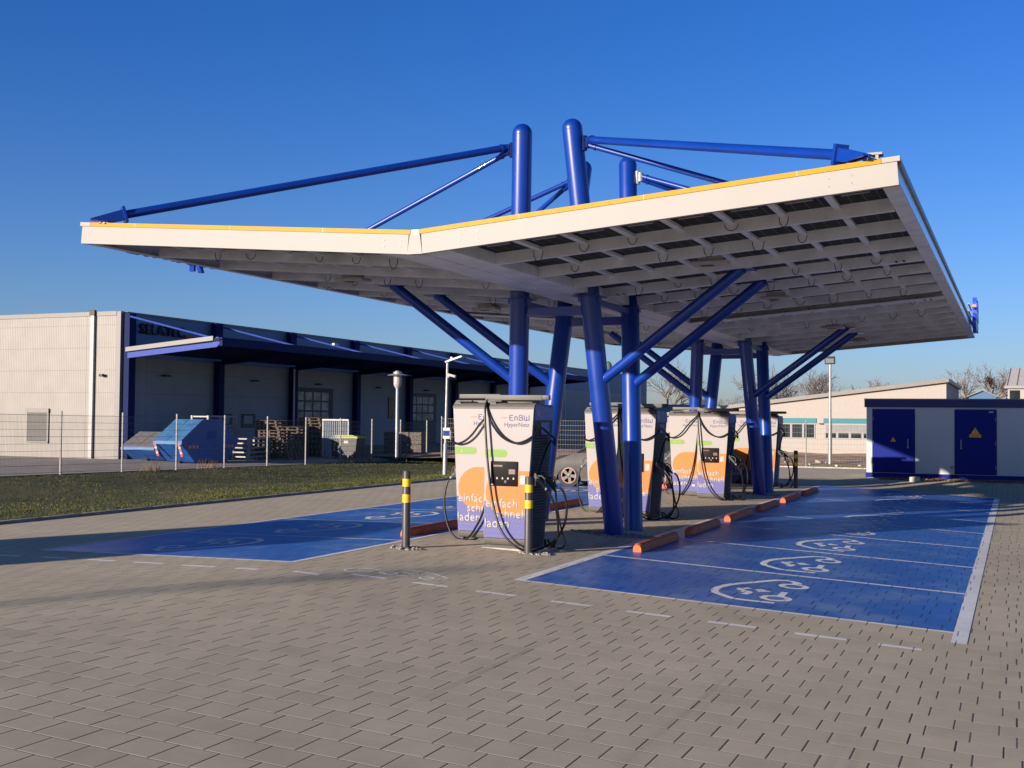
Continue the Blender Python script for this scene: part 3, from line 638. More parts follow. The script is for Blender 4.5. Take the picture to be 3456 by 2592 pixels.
# ---------------------------------------------------------------- chargers
ZT = 2.045
def make_charger(right):
    nm = 'fast_charger'
    t = thing(nm, '', 'charging station', (0, 0, 0), 0, 'charging stations in pairs under the canopy')
    if right: lf = lambda z: 0.0; rf = lambda z: .65+.13*max(0, z)/ZT; dx = .0
    else: lf = lambda z: .115-.115*max(0, z)/ZT; rf = lambda z: .785; dx = .085
    D = .76
    def facepoly(z0, z1, ins=.0): return [(lf(z0)+ins, z0), (rf(z0)-ins, z0), (rf(z1)-ins, z1), (lf(z1)+ins, z1)]
    b = B(); b.prism([(lf(.05)+.01, .03), (rf(.05)-.01, .03), (rf(1.96), 1.96), (rf(1.96)-.01, ZT-.02), (lf(1.96)+.01, ZT-.02), (lf(1.96), 1.96)], 'y', .045, D); b.box(lf(ZT)+.01, rf(ZT)-.01, .14, D-.03, ZT-.03, ZT-.005); b.done('cabinet', 'ch_silver', t, smooth=False)
    # rounded top and bottom front mouldings
    n = 7
    for (za, zb, sgn) in ((1.972, ZT+.015, 1), (.098, .0, -1)):
        rows = []; b = B()
        for i in range(n+1):
            a = PI/2*i/n
            yy = .09*(1-math.cos(a)) if sgn > 0 else .06*(1-math.cos(a)); z_ = za+(zb-za)*math.sin(a) if sgn > 0 else za+(zb-za)*math.sin(a)
            rows.append([b.bm.verts.new((lf(z_), yy, z_)), b.bm.verts.new((rf(z_), yy, z_)), b.bm.verts.new((rf(z_), .14, z_)), b.bm.verts.new((lf(z_), .14, z_))])
        for i in range(n):
            for k in range(4): b._face([rows[i][k], rows[i][(k+1) % 4], rows[i+1][(k+1) % 4], rows[i+1][k]])
        b._face(rows[0]); b._face(rows[-1][::-1])
        b.done('top_moulding' if sgn > 0 else 'bottom_moulding', 'ch_silver', t, ang=25)
    b = B(); b.prism(facepoly(.106, 1.968, .004), 'y', .0, .045); b.done('front_panel', 'ch_white', t, smooth=False)
    b = B(); b.prism([(lf(.108)+.008, .108), (rf(.108)-.008, .108), (rf(.55)-.008, .55), (lf(.629)+.008+.32, .629), (lf(.629)+.008, .629)], 'y', -.0025, .0)
    b.mi = 1
    for i in range(12):
        for j in range(4 if i > 3 else 7):
            z_ = .13+j*.075; x = .05+dx+i*.055*(1.0)+(.02 if j % 2 else 0)
            if x < rf(z_)-.03 and x > lf(z_)+.02: b.poly([(x-.003, -.0032, z_), (x+.003, -.0032, z_), (x+.003, -.0032, z_+.006), (x-.003, -.0032, z_+.006)])
    b.done('violet_field', ['ch_purple', 'ch_text'], t, smooth=False, recalc=True)
    cx, cz, r_ = .345+dx, .758, .32
    pts = [(cx+r_*math.cos(a), cz+r_*math.sin(a)) for a in [PI/2+PI*i/24 for i in range(25)]]
    pts += [(rf(cz-r_)-.006, cz-r_), (rf(cz+r_)-.006, cz+r_)]
    b = B(); b.prism(pts, 'y', -.005, -.0027); b.done('orange_field', 'ch_orange', t, smooth=False)
    gp = [(lf(1.269)+.008, 1.269)]+[(.305+dx*.6+.056*math.cos(a), 1.326+.056*math.sin(a)) for a in [-PI/2+PI*i/12 for i in range(13)]]+[(lf(1.383)+.008, 1.383)]
    b = B(); b.prism(gp, 'y', -.0025, .0); b.mi = 1; b.text('Ökostrom', .125+dx, .30+dx, 1.312, -.0027, bold=.01, d=.001)
    b.ribbon([(.085+dx, 1.29), (.085+dx, 1.345)], .008, -.0027); b.ribbon([(.085+dx, 1.31), (.067+dx, 1.33), (.07+dx, 1.352)], .007, -.0027); b.ribbon([(.085+dx, 1.31), (.103+dx, 1.33), (.10+dx, 1.352)], .007, -.0027); b.ribbon([(.075+dx, 1.36), (.085+dx, 1.37), (.095+dx, 1.36)], .007, -.0027)
    b.done('green_badge', ['ch_green', 'ch_text'], t, smooth=False)
    b = B(); b.text('einfach', .03+dx, .535+dx, .545, -.0055, bold=.012, d=.0015); b.text('schnell', .182+dx, min(.664+dx, rf(.45)-.012), .40, -.0055, bold=.012, d=.0015); b.text('laden', .02+dx, .405+dx, .255, -.0055, bold=.012, d=.0015)
    b.done('slogan_lettering', 'ch_text', t, smooth=False)
    # logo: squared monoline capitals
    b = B(); lx, lz, H = .394+dx*.55, 1.806, .074; wd = .013
    def st(pts): b.ribbon([(lx+p[0]*H, lz+p[1]*H) for p in pts], wd, 0)
    st([(.75, 1), (.15, 1), (.03, .88), (.03, .62), (.15, .52), (.62, .52)]); st([(.15, .52), (.03, .42), (.03, .12), (.15, 0), (.75, 0)])
    st([(1.12, 0), (1.12, .72)]); st([(1.12, .72), (1.52, .72), (1.68, .58), (1.68, 0)])
    st([(2.08, .38), (2.08, 0), (2.6, 0), (2.76, .12), (2.76, .42), (2.62, .54), (2.1, .54)]); st([(2.08, .62), (2.08, 1), (2.55, 1), (2.68, .9), (2.68, .66), (2.58, .54)])
    st([(3.12, 1), (3.12, .12), (3.24, 0), (3.5, 0), (3.62, .12), (3.62, .75)]); st([(3.62, .12), (3.74, 0), (4.02, 0), (4.14, .12), (4.14, 1)])
    b.text('HyperNetz', .317+dx*.55, .704+dx*.55, 1.715, -.0005, bold=-.004, d=.0015)
    b.mi = 1; b.ribbon([(.262+dx*.55, 1.842), (.365+dx*.55, 1.842)], .010, 0)
    b.done('logo', ['ch_ink', 'ch_orange'], t, smooth=False)
    if right:
        b = B(); b.box(.111, .533, -.024, -.0055, .855, 1.213, bev=.008); sc = b.done('display', 'screen', t)
        b = B()
        for i in range(4):
            x = .215+i*.087; z_ = .968; b.prism([(x-.012, z_-.014), (x+.012, z_-.014), (x+.012, z_+.006), (x, z_+.02), (x-.012, z_+.006)], 'y', -.0262, -.0246)
        b.box(.122, .172, -.0262, -.0246, .868, .884); b.ribbon([(.34, .905), (.36, .915), (.36, .935), (.335, .93), (.335, .915)], .006, -.0246)
        b.done('key_icons', 'ch_text', sc, smooth=False)
        b = B(); b.box(.16, .30, -.0262, -.0246, 1.135, 1.16); b.box(.40, .50, -.0262, -.0246, 1.03, 1.10); b.done('screen_fields', mat('screen_print', (.09, .035, .03), .3), sc, smooth=False)  # red-brown rectangles on the display
        b = B(); b.box(.565, .656, -.0085, -.0055, .886, 1.017, bev=.001); b.done('card_reader', 'galv_dark', t, smooth=False)
        b = B(); b.box(.13, .36, -.0065, -.0055, .835, .840); b.box(.13, .30, -.0065, -.0055, .822, .826); b.done('notice_line', 'plug_grey', t, smooth=False)
    else:
        b = B(); b.box(.60, .68, -.003, 0, .235, .285); b.done('sticker', 'ch_text', t, smooth=False)
    # side with louvres
    sg = 1 if right else -1
    ef = rf if right else lf
    b = B(); v = [(ef(.07)+sg*.003, .05, .07), (ef(.07)+sg*.003, D-.05, .07), (ef(1.80)+sg*.003, D-.01, 1.80), (ef(1.80)+sg*.003, .05, 1.80)]; v2 = [(x-sg*.02, y, z_) for x, y, z_ in v]
    A = [b.bm.verts.new(p) for p in v]; A2 = [b.bm.verts.new(p) for p in v2]; b._face(A); b._face(A2[::-1])
    for i in range(4): b._face([A[i], A[(i+1) % 4], A2[(i+1) % 4], A2[i]])
    b.done('side_panel', 'ch_dark', t, smooth=False)
    b = B(); z_ = .12
    while z_ < 1.60:
        if not (.86 < z_ < 1.02):
            x = ef(z_)+sg*.003; m_ = Matrix.Translation((x+sg*.006, D/2, z_)) @ Matrix.Rotation(sg*R(38), 4, 'Y'); b.box(-.012, .012, -D/2+.075, D/2-.085, -.003, .003, mtx=m_)
        z_ += .042
    b.done('louvre', 'ch_slat', t, smooth=False)
    b = B(); b.mi = 0
    pts = [(.045, 1.815), (D-.01, 1.815), (D-.01, 1.975), (D-.06, 1.99), (.045, ZT-.005)]
    b.prism(pts, 'x', ef(1.9)-sg*.005, ef(1.9)+sg*.012); b.box(*sorted((ef(1.7)+sg*.003, ef(1.7)+sg*.008)), .30, .62, 1.60, 1.78)
    b.mi = 1
    if right:
        b.text('300', .24, .40, 1.885, ef(1.9)+.0125, bold=.01, d=.001, plane='yz'); b.text('kW', .42, .51, 1.885, ef(1.9)+.0125, bold=.01, d=.001, plane='yz')
        b.box(ef(1.9)+.0125, ef(1.9)+.014, .13, .18, 1.875, 1.95); b.text('1  2', .34, .48, 1.68, ef(1.7)+.0085, d=.001, plane='yz')
    b.done('header_panel', ['ch_navy', 'ch_text'], t, smooth=False)
    # foot and slab
    b = B(); b.box(lf(0)+.05, rf(0)-.03, .10, D-.06, -.10, .03); b.box(*((rf(0)-.06, rf(0)+.02) if right else (lf(0)-.02, lf(0)+.06)), .05, D-.1, -.06, .06); b.done('foot', 'ch_dark', t, smooth=False)
    b = B(); b.box(-.06, .86, .05, .95, -.20, -.045, bev=.01); b.done('base_slab', 'slab', t)
    # cable arm on top
    b = B()
    if right: b.box(-.005, .885, .02, .085, 2.098, 2.172, bev=.004); b.mi = 1; b.box(.886, 1.0, .022, .083, 2.100, 2.170, bev=.004)
    else: b.box(.10, .79, .02, .085, 2.125, 2.19, bev=.004)
    b.mi = 1; b.box(.10, .70, .12, .40, 2.03, 2.10, bev=.01)
    b.prism([(.02, .02), (.19, .0), (.14, .115), (.08, .10)] if right else [(.02, .0), (.20, .0), (.13, .11), (.08, .10)], 'y', .03, .09, mtx=Matrix.Translation((0 if right else -.04, 0, 1.99)))
    b.mi = 0; b.box(-.0+(.0 if right else .06), .26+(0 if right else .06), .0, .06, 2.078, 2.092)
    b.done('cable_arm', ['ch_silver', 'ch_dark'], t)
    def smoothpath(p, n=5):
        o = []; P = [Vector(q) for q in p]
        for i in range(len(P)-1):
            a, b_, c, d = P[max(i-1, 0)], P[i], P[i+1], P[min(i+2, len(P)-1)]
            for k in range(n):
                u = k/n; o.append(.5*((2*b_)+(c-a)*u+(2*a-5*b_+4*c-d)*u*u+(3*b_-a-3*c+d)*u**3))
        o.append(P[-1]); return o
    def cable(p, r_=.0165):
        b = B(); b.tube(smoothpath(p), r_, 10); b.done('cable', 'rubber', t)
    def plug(x, y, z_, rz=0, tilt=R(35), m='plug_grey'):
        m_ = Matrix.Translation((x, y, z_)) @ Matrix.Rotation(rz, 4, 'Z') @ Matrix.Rotation(tilt, 4, 'Y')
        b = B(); b.tube([(-.07, 0, 0), (0, 0, 0), (.10, 0, 0), (.16, 0, -.0), (.18, 0, 0)], [.038, .036, .026, .022, .016], 12)
        b.tube([(-.04, 0, .035), (.0, 0, .075), (.06, 0, .085), (.11, 0, .055), (.12, 0, .02)], .011, 8); b.box(-.11, -.05, -.03, .03, -.035, .035, bev=.01)
        b.mi = 1; b.tube([(.165, 0, 0), (.195, 0, 0)], .022, 10)
        for v in b.bm.verts: v.co = m_ @ v.co
        b.done('plug', [m, 'galv'], t)
    if right:
        cable([(.03, .02, 2.10), (.03, -.05, 1.98), (.04, -.075, 1.8), (.07, -.085, 1.44), (.11, -.09, 1.08), (.18, -.09, .63), (.30, -.11, .28), (.47, -.12, .07), (.66, -.10, -.035), (.82, .05, -.04), (.98, .28, .06), (1.12, .34, .30), (1.155, .35, .56), (1.11, .34, .77), (1.05, .33, .84)])
        cable([(.03, .02, 2.06), (.09, -.045, 1.85), (.18, -.055, 1.70), (.29, -.06, 1.58), (.42, -.06, 1.505), (.55, -.06, 1.48), (.68, -.05, 1.52), (.79, -.01, 1.60), (.84, .12, 1.70), (.84, .35, 1.64), (.85, .60, 1.55), (.84, .66, 1.45), (.82, .55, 1.5), (.80, .35, 1.3), (.77, .18, 1.0)])
        cable([(.93, .16, .82), (1.0, .17, .68), (1.06, .20, .48), (1.05, .28, .16), (.93, .36, -.02), (.80, .45, -.03), (.74, .55, .05)])
        cable([(1.00, .30, .80), (1.03, .30, .55), (1.08, .33, .25), (1.12, .40, .05), (1.02, .5, -.05), (.85, .55, -.03), (.76, .6, .05)], .013)
        plug(.80, .12, .96, 0, R(48)); plug(.87, .32, .96, R(25), R(42), 'ch_dark'); plug(.84, .44, .92, R(60), R(50), 'ch_dark')
        b = B(); b.box(.70, .77, .10, .52, .86, 1.03, bev=.01); b.mi = 1; b.cyl((.775, .20, .99), (.785, .20, .99), .018, 10); b.done('holster', ['ch_dark', 'ch_green'], t)
    else:
        cable([(.77, .02, 2.10), (.74, -.04, 1.98), (.60, -.07, 1.84), (.49, -.08, 1.72), (.38, -.085, 1.58), (.27, -.085, 1.485), (.17, -.08, 1.44), (.08, -.05, 1.43), (.00, .03, 1.47), (-.02, .2, 1.55)])
        cable([(-.09, .07, .86), (-.12, .06, .80), (-.155, .05, .60), (-.14, .05, .35), (-.06, .05, .10), (.05, .04, -.015), (.18, .0, -.035), (.32, -.04, .02), (.45, -.07, .18), (.56, -.07, .40), (.66, -.05, .8), (.74, -.03, 1.4), (.77, .0, 2.0)])
        plug(.02, .18, 1.02, PI, R(44))
        b = B(); b.box(-.02, .055, .10, .40, .90, 1.05, bev=.01); b.done('holster', 'ch_dark', t)
    return t
chR = make_charger(True); chL = make_charger(False)
ROWS = [(0.0, 0.0), (6.07, -.03), (12.15, -.045), (18.33, -.06)]
rowname = ['nearest pair by the yellow banded bollards', 'second pair behind the front masts', 'third pair between the mast clusters', 'farthest pair behind the rear masts']
for i, (dyy, dz) in enumerate(ROWS):
    lr = 'orange white charger with display, right in the '+rowname[i]
    ll = 'orange white charger without display, left in the '+rowname[i]
    r_ = chR if i == 0 else copy_tree(chR); r_.location = (-.25, 4.9+dyy, .0+dz); r_['label'] = lr
    l_ = chL if i == 0 else copy_tree(chL); l_.location = (-1.10, 5.55+dyy+(0 if i == 0 else -.2), .01+dz); l_['label'] = ll
# ---------------------------------------------------------------- bollards and wheel stops
def make_bollard():
    t = thing('bollard', '', 'bollard', group='yellow banded bollards by the chargers')
    b = B(); b.tube([(0, 0, -.1), (0, 0, 1.075), (0, 0, 1.087)], [.058, .058, .052], 28); b.done('post', 'post_grey', t)
    for za, zb in ((.865, .975), (.640, .755)):
        b = B(); b.tube([(0, 0, za), (0, 0, zb)], .0592, 28, caps=False); b.done('yellow_band', 'post_yellow', t)
    return t
bo = make_bollard(); bo.location = (-1.07, 4.06, -.01); bo['label'] = 'bollard with two yellow bands standing alone left of the chargers'
copy_tree(bo, (.50, 4.80, -.08), label='bollard with two yellow bands right before the nearest charger')
copy_tree(bo, (.97, 23.6, -.11), label='small far bollard beyond the rear masts')
copy_tree(bo, (-1.95, 24.4, -.02), label='far bollard hidden behind the last chargers')
def make_stop():
    b = B(); n = 12; sec = [(-.078, 0)]+[(.078*math.cos(a), .045+.085*math.sin(a)) for a in [PI-PI*i/n for i in range(n+1)]]+[(.078, 0)]
    L = 1.04; rings = []
    for y, k in ((-L, .80), (-L+.035, .96), (-L+.08, 1), (L-.08, 1), (L-.035, .96), (L, .8)): rings.append([b.bm.verts.new((x*k, y, z*k)) for x, z in sec])
    for i in range(len(rings)-1):
        for k in range(len(sec)): b._face([rings[i][k], rings[i][(k+1) % len(sec)], rings[i+1][(k+1) % len(sec)], rings[i+1][k]])
    b._face(rings[0]); b._face(rings[-1][::-1])
    return tag(b.done('wheel_stop', 'orange_stop', ang=50), '', 'wheel stop', 'orange wheel stops at the bay heads')
ws = make_stop(); ordn = ['first', 'second', 'third', 'fourth', 'fifth', 'sixth']
for k in range(6):
    o = ws if k == 0 else ws.copy()
    if k: C.objects.link(o)
    x, y = 1.68, 7.2+k*PW; o.location = (x, y, gh(x, y)+.004); o['label'] = f'orange wheel stop in the right bays, {ordn[k]} from the front'
for k in range(6):
    o = ws.copy(); C.objects.link(o); x, y = -1.80, 6.35+k*LW; o.location = (x, y, gh(x, y)+.004); o['label'] = f'orange wheel stop in the left bays, {ordn[k]} from the front'
# ---------------------------------------------------------------- lamps and poles
t = thing('street_lamp', 'slim silver lamp with flat disc hat standing at the long fence', 'street lamp', (-19.26, 35.9, -.25))
b = B(); b.tube([(0, 0, .25), (0, 0, 3.45)], [.085, .075], 16); b.done('pole', 'galv', t); b = B(); b.tube([(0, 0, 0), (0, 0, .26)], .06, 12); b.done('foot', 'black', t)
b = B(); b.lathe([(.08, 3.40), (.16, 3.52), (.18, 3.62), (.18, 3.98), (.17, 4.0)]); b.done('lamp_glass', 'lamp_white', t); b = B(); b.lathe([(.46, 4.0), (.47, 4.02), (.26, 4.08), (.20, 4.09), (.20, 4.17), (.12, 4.18), (.10, 4.22)]); b.done('lamp_hat', 'galv', t)
t = thing('lamp_post', 'white lamp post with tilted head, camera and blue notice on the lawn', 'lamp post', (-12.54, 27.65, -.28))
b = B(); b.tube([(0, 0, 0), (.01, 0, 1.15), (.015, 0, 1.17), (.06, 0, 4.15)], [.085, .075, .055, .045], 16); b.done('pole', 'galv', t)
b = B(); m_ = Matrix.Translation((.34, 0, 4.28)) @ Matrix.Rotation(R(-17), 4, 'Y'); b.box(-.36, .36, -.09, .09, -.035, .035, bev=.015, mtx=m_); b.done('lamp_head', 'galv', t)
b = B(); b.box(.03, .16, -.05, .05, 3.60, 3.76, bev=.02); m_ = Matrix.Translation((.28, -.02, 3.67)) @ Matrix.Rotation(R(14), 4, 'Y'); b.box(-.14, .14, -.05, .05, -.045, .045, bev=.012, mtx=m_); b.done('camera_housing', 'fascia', t)
b = B(); b.box(-.06, .22, -.075, -.065, 1.34, 1.74); b.mi = 1; b.box(-.05, .21, -.079, -.0755, 1.44, 1.64); b.done('notice_plate', ['lamp_white', 'kiosk_blue'], t, smooth=False)
t = thing('floodlight_post', 'thin silver floodlight post behind the back kerb left of the kiosk', 'lamp post', (-.585, 40.96, -.12))
b = B(); b.tube([(0, 0, 0), (0, 0, 1.9), (0, 0, 1.93), (0, 0, 4.45)], [.085, .085, .06, .05], 14); b.done('pole', 'galv', t)
b = B(); m_ = Matrix.Translation((0, -.05, 4.60)) @ Matrix.Rotation(R(20), 4, 'X'); b.box(-.22, .22, -.09, .09, -.15, .17, bev=.03, mtx=m_); b.mi = 1; b.box(-.17, .17, -.095, -.088, -.08, .12, mtx=m_); b.done('floodlight', ['post_grey', 'galv_dark'], t)
t = thing('globe_lamp', 'far lamp post with round dark head behind the front masts', 'street lamp', (-12.23, 45, .0))
b = B(); b.tube([(0, 0, 0), (0, 0, 4.1)], [.08, .06], 12); b.done('pole', 'galv', t); b = B(); b.lathe([(.09, 3.9), (.10, 4.15), (.24, 4.3), (.27, 4.48), (.22, 4.68), (.10, 4.78)]); b.done('lamp_head', 'galv_dark', t)
t = thing('flag_pole', 'slender white pole standing before the far end of the warehouse', 'pole', (-20.3, 60, -.2)); b = B(); b.tube([(0, 0, -.3), (0, 0, 3.9)], [.07, .04], 10); b.done('pole_shaft', 'galv', t)
t = thing('street_lamp', 'tall unseen lamp post placed for its shadow streak on the paving', 'street lamp', (-32.4, -61.4, -.4)); b = B(); b.tube([(0, 0, 0), (0, 0, 13.4)], [.12, .08], 12); b.done('pole', 'galv', t); b = B(); b.lathe([(.12, 13.3), (.22, 13.5), (.10, 13.7)]); b.done('lamp_head', 'galv', t)  # lamp post added out of frame to throw a soft shadow streak
# ---------------------------------------------------------------- fences
def fence_panel(b, p, q, z0, z1, H=1.82, seg=.05, hs=9):
    p, q = Vector(p), Vector(q); d = (q-p); L = d.length; d /= L; n = max(2, int(L/seg)); r_ = .0028
    def quad(a, c, hw, axis):
        u = Vector((0, 0, hw)) if axis == 'h' else d*hw
        b.poly([a-u, a+u, c+u, c-u])
    for i in range(n+1):
        a = p+d*(L*i/n); zb = z0+(z1-z0)*i/n; A_ = Vector((a.x, a.y, zb+.04)); Z_ = Vector((a.x, a.y, zb+.04+H)); quad(A_, Z_, r_, 'v')
    for j in range(hs):
        h_ = .06+(H-.04)*j/(hs-1); quad(Vector((p.x, p.y, z0+h_)), Vector((q.x, q.y, z1+h_)), .0045, 'h')
t = thing('mesh_fence', 'long double rod mesh fence with grey posts between the lawn and the yard', 'fence', (0, 0, 0))
y = 17.01-2.71*2
for k in range(19):
    z = fz(y); b = B(); b.box(XF-.03, XF+.03, y-.02, y+.02, z-.2, z+1.98, bev=.006); b.done('fence_post', M['post_fence'], t, smooth=False)
    if k < 18:
        b = B(); fence_panel(b, (XF+.035, y, 0), (XF+.035, y+2.71, 0), fz(y), fz(y+2.71)); b.done('mesh_panel', 'wire', t, smooth=False, recalc=False)
    y += 2.71
t = thing('mesh_fence', 'low mesh fence with dark posts on the bank behind the station', 'fence', (0, 0, 0))
x = -18.9
for k in range(11):
    z = back_h(x, 39.7); b = B(); b.box(x-.02, x+.02, 39.67, 39.73, z-.2, z+1.95, bev=.006); b.done('fence_post', 'galv_dark', t, smooth=False)
    if k < 10:
        b = B(); fence_panel(b, (x, 39.66, 0), (x+2.5, 39.66, 0), z, z, seg=.12); b.done('mesh_panel', 'wire', t, smooth=False, recalc=False)
    x += 2.5
# ---------------------------------------------------------------- substation kiosk
t = thing('substation_kiosk', 'low grey kiosk with blue roof band and two dark blue doors', 'kiosk', (2.03, 31, -.10))
KW = 8.2
b = B(); b.box(.06, KW-.06, 0, 3.2, .19, 2.44); b.done('wall', 'kiosk_wall', t, smooth=False)
b = B(); b.box(.03, KW-.03, -.012, 3.21, .03, .185, bev=.004); b.done('plinth', 'kiosk_blue', t, smooth=False)
b = B(); b.box(.10, KW-.1, .05, 3.15, -.20, .03); b.done('foundation', 'kerb', t, smooth=False)
b = B(); b.box(-.005, KW, -.06, 3.28, 2.44, 2.70, bev=.01); b.mi = 1; b.box(-.012, KW+.01, -.07, 3.29, 2.70, 2.738); b.done('roof', ['kiosk_roof', 'grey_metal'], t, smooth=False)
def kdoor(x0, x1, tri, ts, hx, hs):
    b = B(); b.box(x0, x1, -.022, 0, .195, 2.36, bev=.004); d = b.done('door', 'kiosk_blue', t, smooth=False)
    b = B(); b.mi = 1; b.box(x0-.022, x0-.002, -.018, .0, .19, 2.38); b.box(x1+.002, x1+.022, -.018, .0, .19, 2.38); b.box(x0-.022, x1+.022, -.018, 0, 2.362, 2.382); b.done('door_frame', ['kiosk_wall', 'kiosk_blue'], d, smooth=False)
    tx, tz = tri; b = B(); b.prism([(tx-ts, tz), (tx+ts, tz), (tx, tz+ts*1.75)], 'y', -.026, -.0225)
    if ts > .1: b.box(tx-ts*1.35, tx+ts*1.35, -.026, -.0225, tz-.10, tz-.008)
    b.mi = 1; b.ribbon([(tx+ts*.1, tz+ts*1.25), (tx-ts*.12, tz+ts*.75), (tx+ts*.12, tz+ts*.70), (tx-.01, tz+ts*.25)], .012, -.0262, d=.001)
    for k in range(3): b.ribbon([(tx-ts*.5+k*.01, tz+ts*(.14+.0*k)-.0-(.0 if ts < .1 else .0)), (tx+ts*.5, tz+ts*.14)], .008, -.0262, d=.001+.0003*k)
    if ts > .1: b.ribbon([(tx-ts*1.1, tz-.04), (tx+ts*1.1, tz-.04)], .010, -.0262, d=.001); b.ribbon([(tx-ts*.9, tz-.07), (tx+ts*.9, tz-.07)], .010, -.0262, d=.001)
    b.done('warning_sign', ['warn', 'black'], d, smooth=False)
    hg = x0+.012 if hx > (x0+x1)/2 else x1-.012
    for hz in (.45, 1.25, 2.05): b = B(); b.cyl((hg, -.03, hz-.06), (hg, -.03, hz+.06), .012, 8); b.done('hinge', 'galv_dark', d)
    b = B(); b.box(hx-.02, hx+.02, -.045, -.022, 1.10, 1.36, bev=.005); b.box(hx-.03, hx+.03, -.05, -.022, 1.05, 1.11, bev=.005); b.done('handle', 'galv_dark', d)
    if hs: b = B(); b.box(x1-.22, x1-.08, -.027, -.0225, 2.27, 2.32); b.done('number_plate', 'lamp_white', d, smooth=False)
    return d
kdoor(.275, 1.626, (.94, 1.26), .09, 1.42, False); kdoor(2.925, 4.19, (3.55, 1.55), .135, 3.11, True)
kdoor(5.9, 7.2, (6.5, 1.26), .09, 6.05, False)
b = B(); b.lathe([(.06, 0), (.06, .012), (.03, .018)], mtx=Matrix.Translation((2.81, 0, .43)) @ Matrix.Rotation(R(90), 4, 'X')); b.done('vent_cap', 'galv_dark', t)
for k in range(2):
    b = B(); b.box(.20+2.6*k, 1.75+2.6*k, -.03, -.013, .186, .20); b.done('door_sill', 'fascia', t, smooth=False)
# unseen hut-shaped block added left of the frame to shade the left bays
t = thing('shade_block', 'unseen hut shaped block added to shade the left bays', 'kiosk', (-13.3, -11.5, -.15))
b = B(); b.box(0, 2.5, 0, 3.0, -.1, 3.25); b.done('wall', 'kiosk_wall', t, smooth=False); b = B(); b.box(-.08, 2.58, -.08, 3.08, 3.25, 3.45, bev=.01); b.done('roof', 'kiosk_roof', t, smooth=False)
b = B(); b.box(.8, 1.8, -.03, 0, .05, 2.1); b.done('door', 'kiosk_blue', t, smooth=False)
# ---------------------------------------------------------------- warehouse
HX, HY, HZ = -29.11, 28.767, -.12
t = thing('warehouse', 'long beige panelled warehouse with dark blue columns and suspended awning', 'warehouse', (HX, HY, HZ))
b = B(); b.box(-42, -.26, 0, .2, 0, 6.32); b.done('front_wall', 'hall_panel', t, smooth=False)
b = B(); b.box(-.26, -.02, -.03, .25, 0, 6.50, bev=.01); b.done('corner_trim', 'grey_metal', t, smooth=False)
b = B(); b.box(-42, -.26, -.05, .3, 6.32, 6.505); b.box(-.3, .05, .3, 78, 6.42, 6.50); b.done('roof_trim', 'grey_metal', t, smooth=False)
b = B(); b.box(-42, -.3, .3, 78, 6.30, 6.40); b.done('roof', 'grey_metal', t, smooth=False)
b = B(); b.box(-.25, 0, .2, 78, 0, 4.5); b.done('side_wall', 'hall_panel_side', t, smooth=False)
b = B(); b.box(-.25, 0, .2, 78, 4.502, 6.42); b.done('upper_cladding', M['hall_upper'], t, smooth=False)
b = B(); b.box(-42, -.3, 77.8, 78, 0, 6.3); b.done('rear_wall', 'hall_panel', t, smooth=False)
b = B(); b.prism([(-1.66, 6.42), (-1.47, 6.42), (-1.47, 0), (-1.66, 0)], 'y', -.13, -.03); b.mi = 1; b.box(-1.72, -1.42, -.16, -.02, 6.34, 6.58, bev=.02); b.done('downpipe', ['lamp_white', 'black'], t, smooth=False)
b = B(); b.box(-5.42, -4.10, -.03, 0, .72, 2.17); wf = b.done('window', 'black', t, smooth=False)
b = B()
for k in range(22): b.box(-5.36, -4.22, -.05, -.032, .76+.056*k, .80+.056*k, mtx=None)
b.done('shutter', 'shutter_grey', wf, smooth=False); b = B(); b.box(-5.5, -4.08, -.09, -.03, 2.0, 2.20, bev=.01); b.box(-4.2, -4.1, -.06, -.03, .62, 2.0); b.box(-5.44, -4.1, -.08, -.03, .66, .72); b.done('shutter_box', 'grey_metal', wf, smooth=False)
b = B(); b.box(-1.05, -.85, -.22, -.06, 3.62, 3.74, bev=.03); b.cyl((-.95, 0, 3.7), (-.95, -.12, 3.7), .02, 8); b.done('wall_lamp', 'black', t)
# side: columns, awning, ties, doors
cy_ = [.12, 6.35, 12.65, 19.15, 25.6, 32.1, 38.5, 45]
for i, yy in enumerate(cy_):
    b = B(); b.box(.02, .34, yy, yy+.42, 0, 6.42 if i == 0 else 4.6, bev=.01); b.done('column', 'steel_blue_dark', t, smooth=False)
    if i: b = B(); b.box(.02, .30, yy-.25, yy+.30, 5.45, 6.46, bev=.01); b.done('tie_bracket', 'steel_blue_dark', t, smooth=False)
    if i in (2,): b = B(); b.tube([(.45, yy-.12, 0), (.45, yy-.12, 4.5)], .05, 8); b.done('downpipe', 'galv', t)
AL = 48
def awn(x): return 4.42+.085*x
for i, yy in enumerate(cy_):
    b = B(); yb = yy+.15 if i else .02
    b.prism([(.34, awn(.34)-.02), (5.15, awn(5.2)-.02), (5.42, awn(5.4)+.20), (.34, awn(.34)+.22)], 'y', yb, yb+.12); b.done('awning_beam', 'tie_blue' if i == 0 else 'steel_blue_dark', t, smooth=False)
    b = B(); b.tube([(.30, yb+.15, 6.28), (5.05, yb+.15, awn(5.05)+.33)], .045, 8); b.box(4.9, 5.2, yb+.05, yb+.22, awn(5)+.18, awn(5)+.42, bev=.01); b.done('tie_rod', 'tie_blue', t)
b = B(); b.prism([(.30, awn(.3)+.24), (5.45, awn(5.45)+.24), (5.45, awn(5.45)+.36), (.30, awn(.3)+.36)], 'y', .0, AL); b.done('awning_roof', 'steel_blue_dark', t, smooth=False)
b = B(); b.prism([(.28, awn(.28)+.27), (5.0, awn(5.0)+.27), (5.0, awn(5.0)+.46), (.28, awn(.28)+.46)], 'y', -.05, -.005); b.done('awning_trim', 'grey_metal', t, smooth=False)
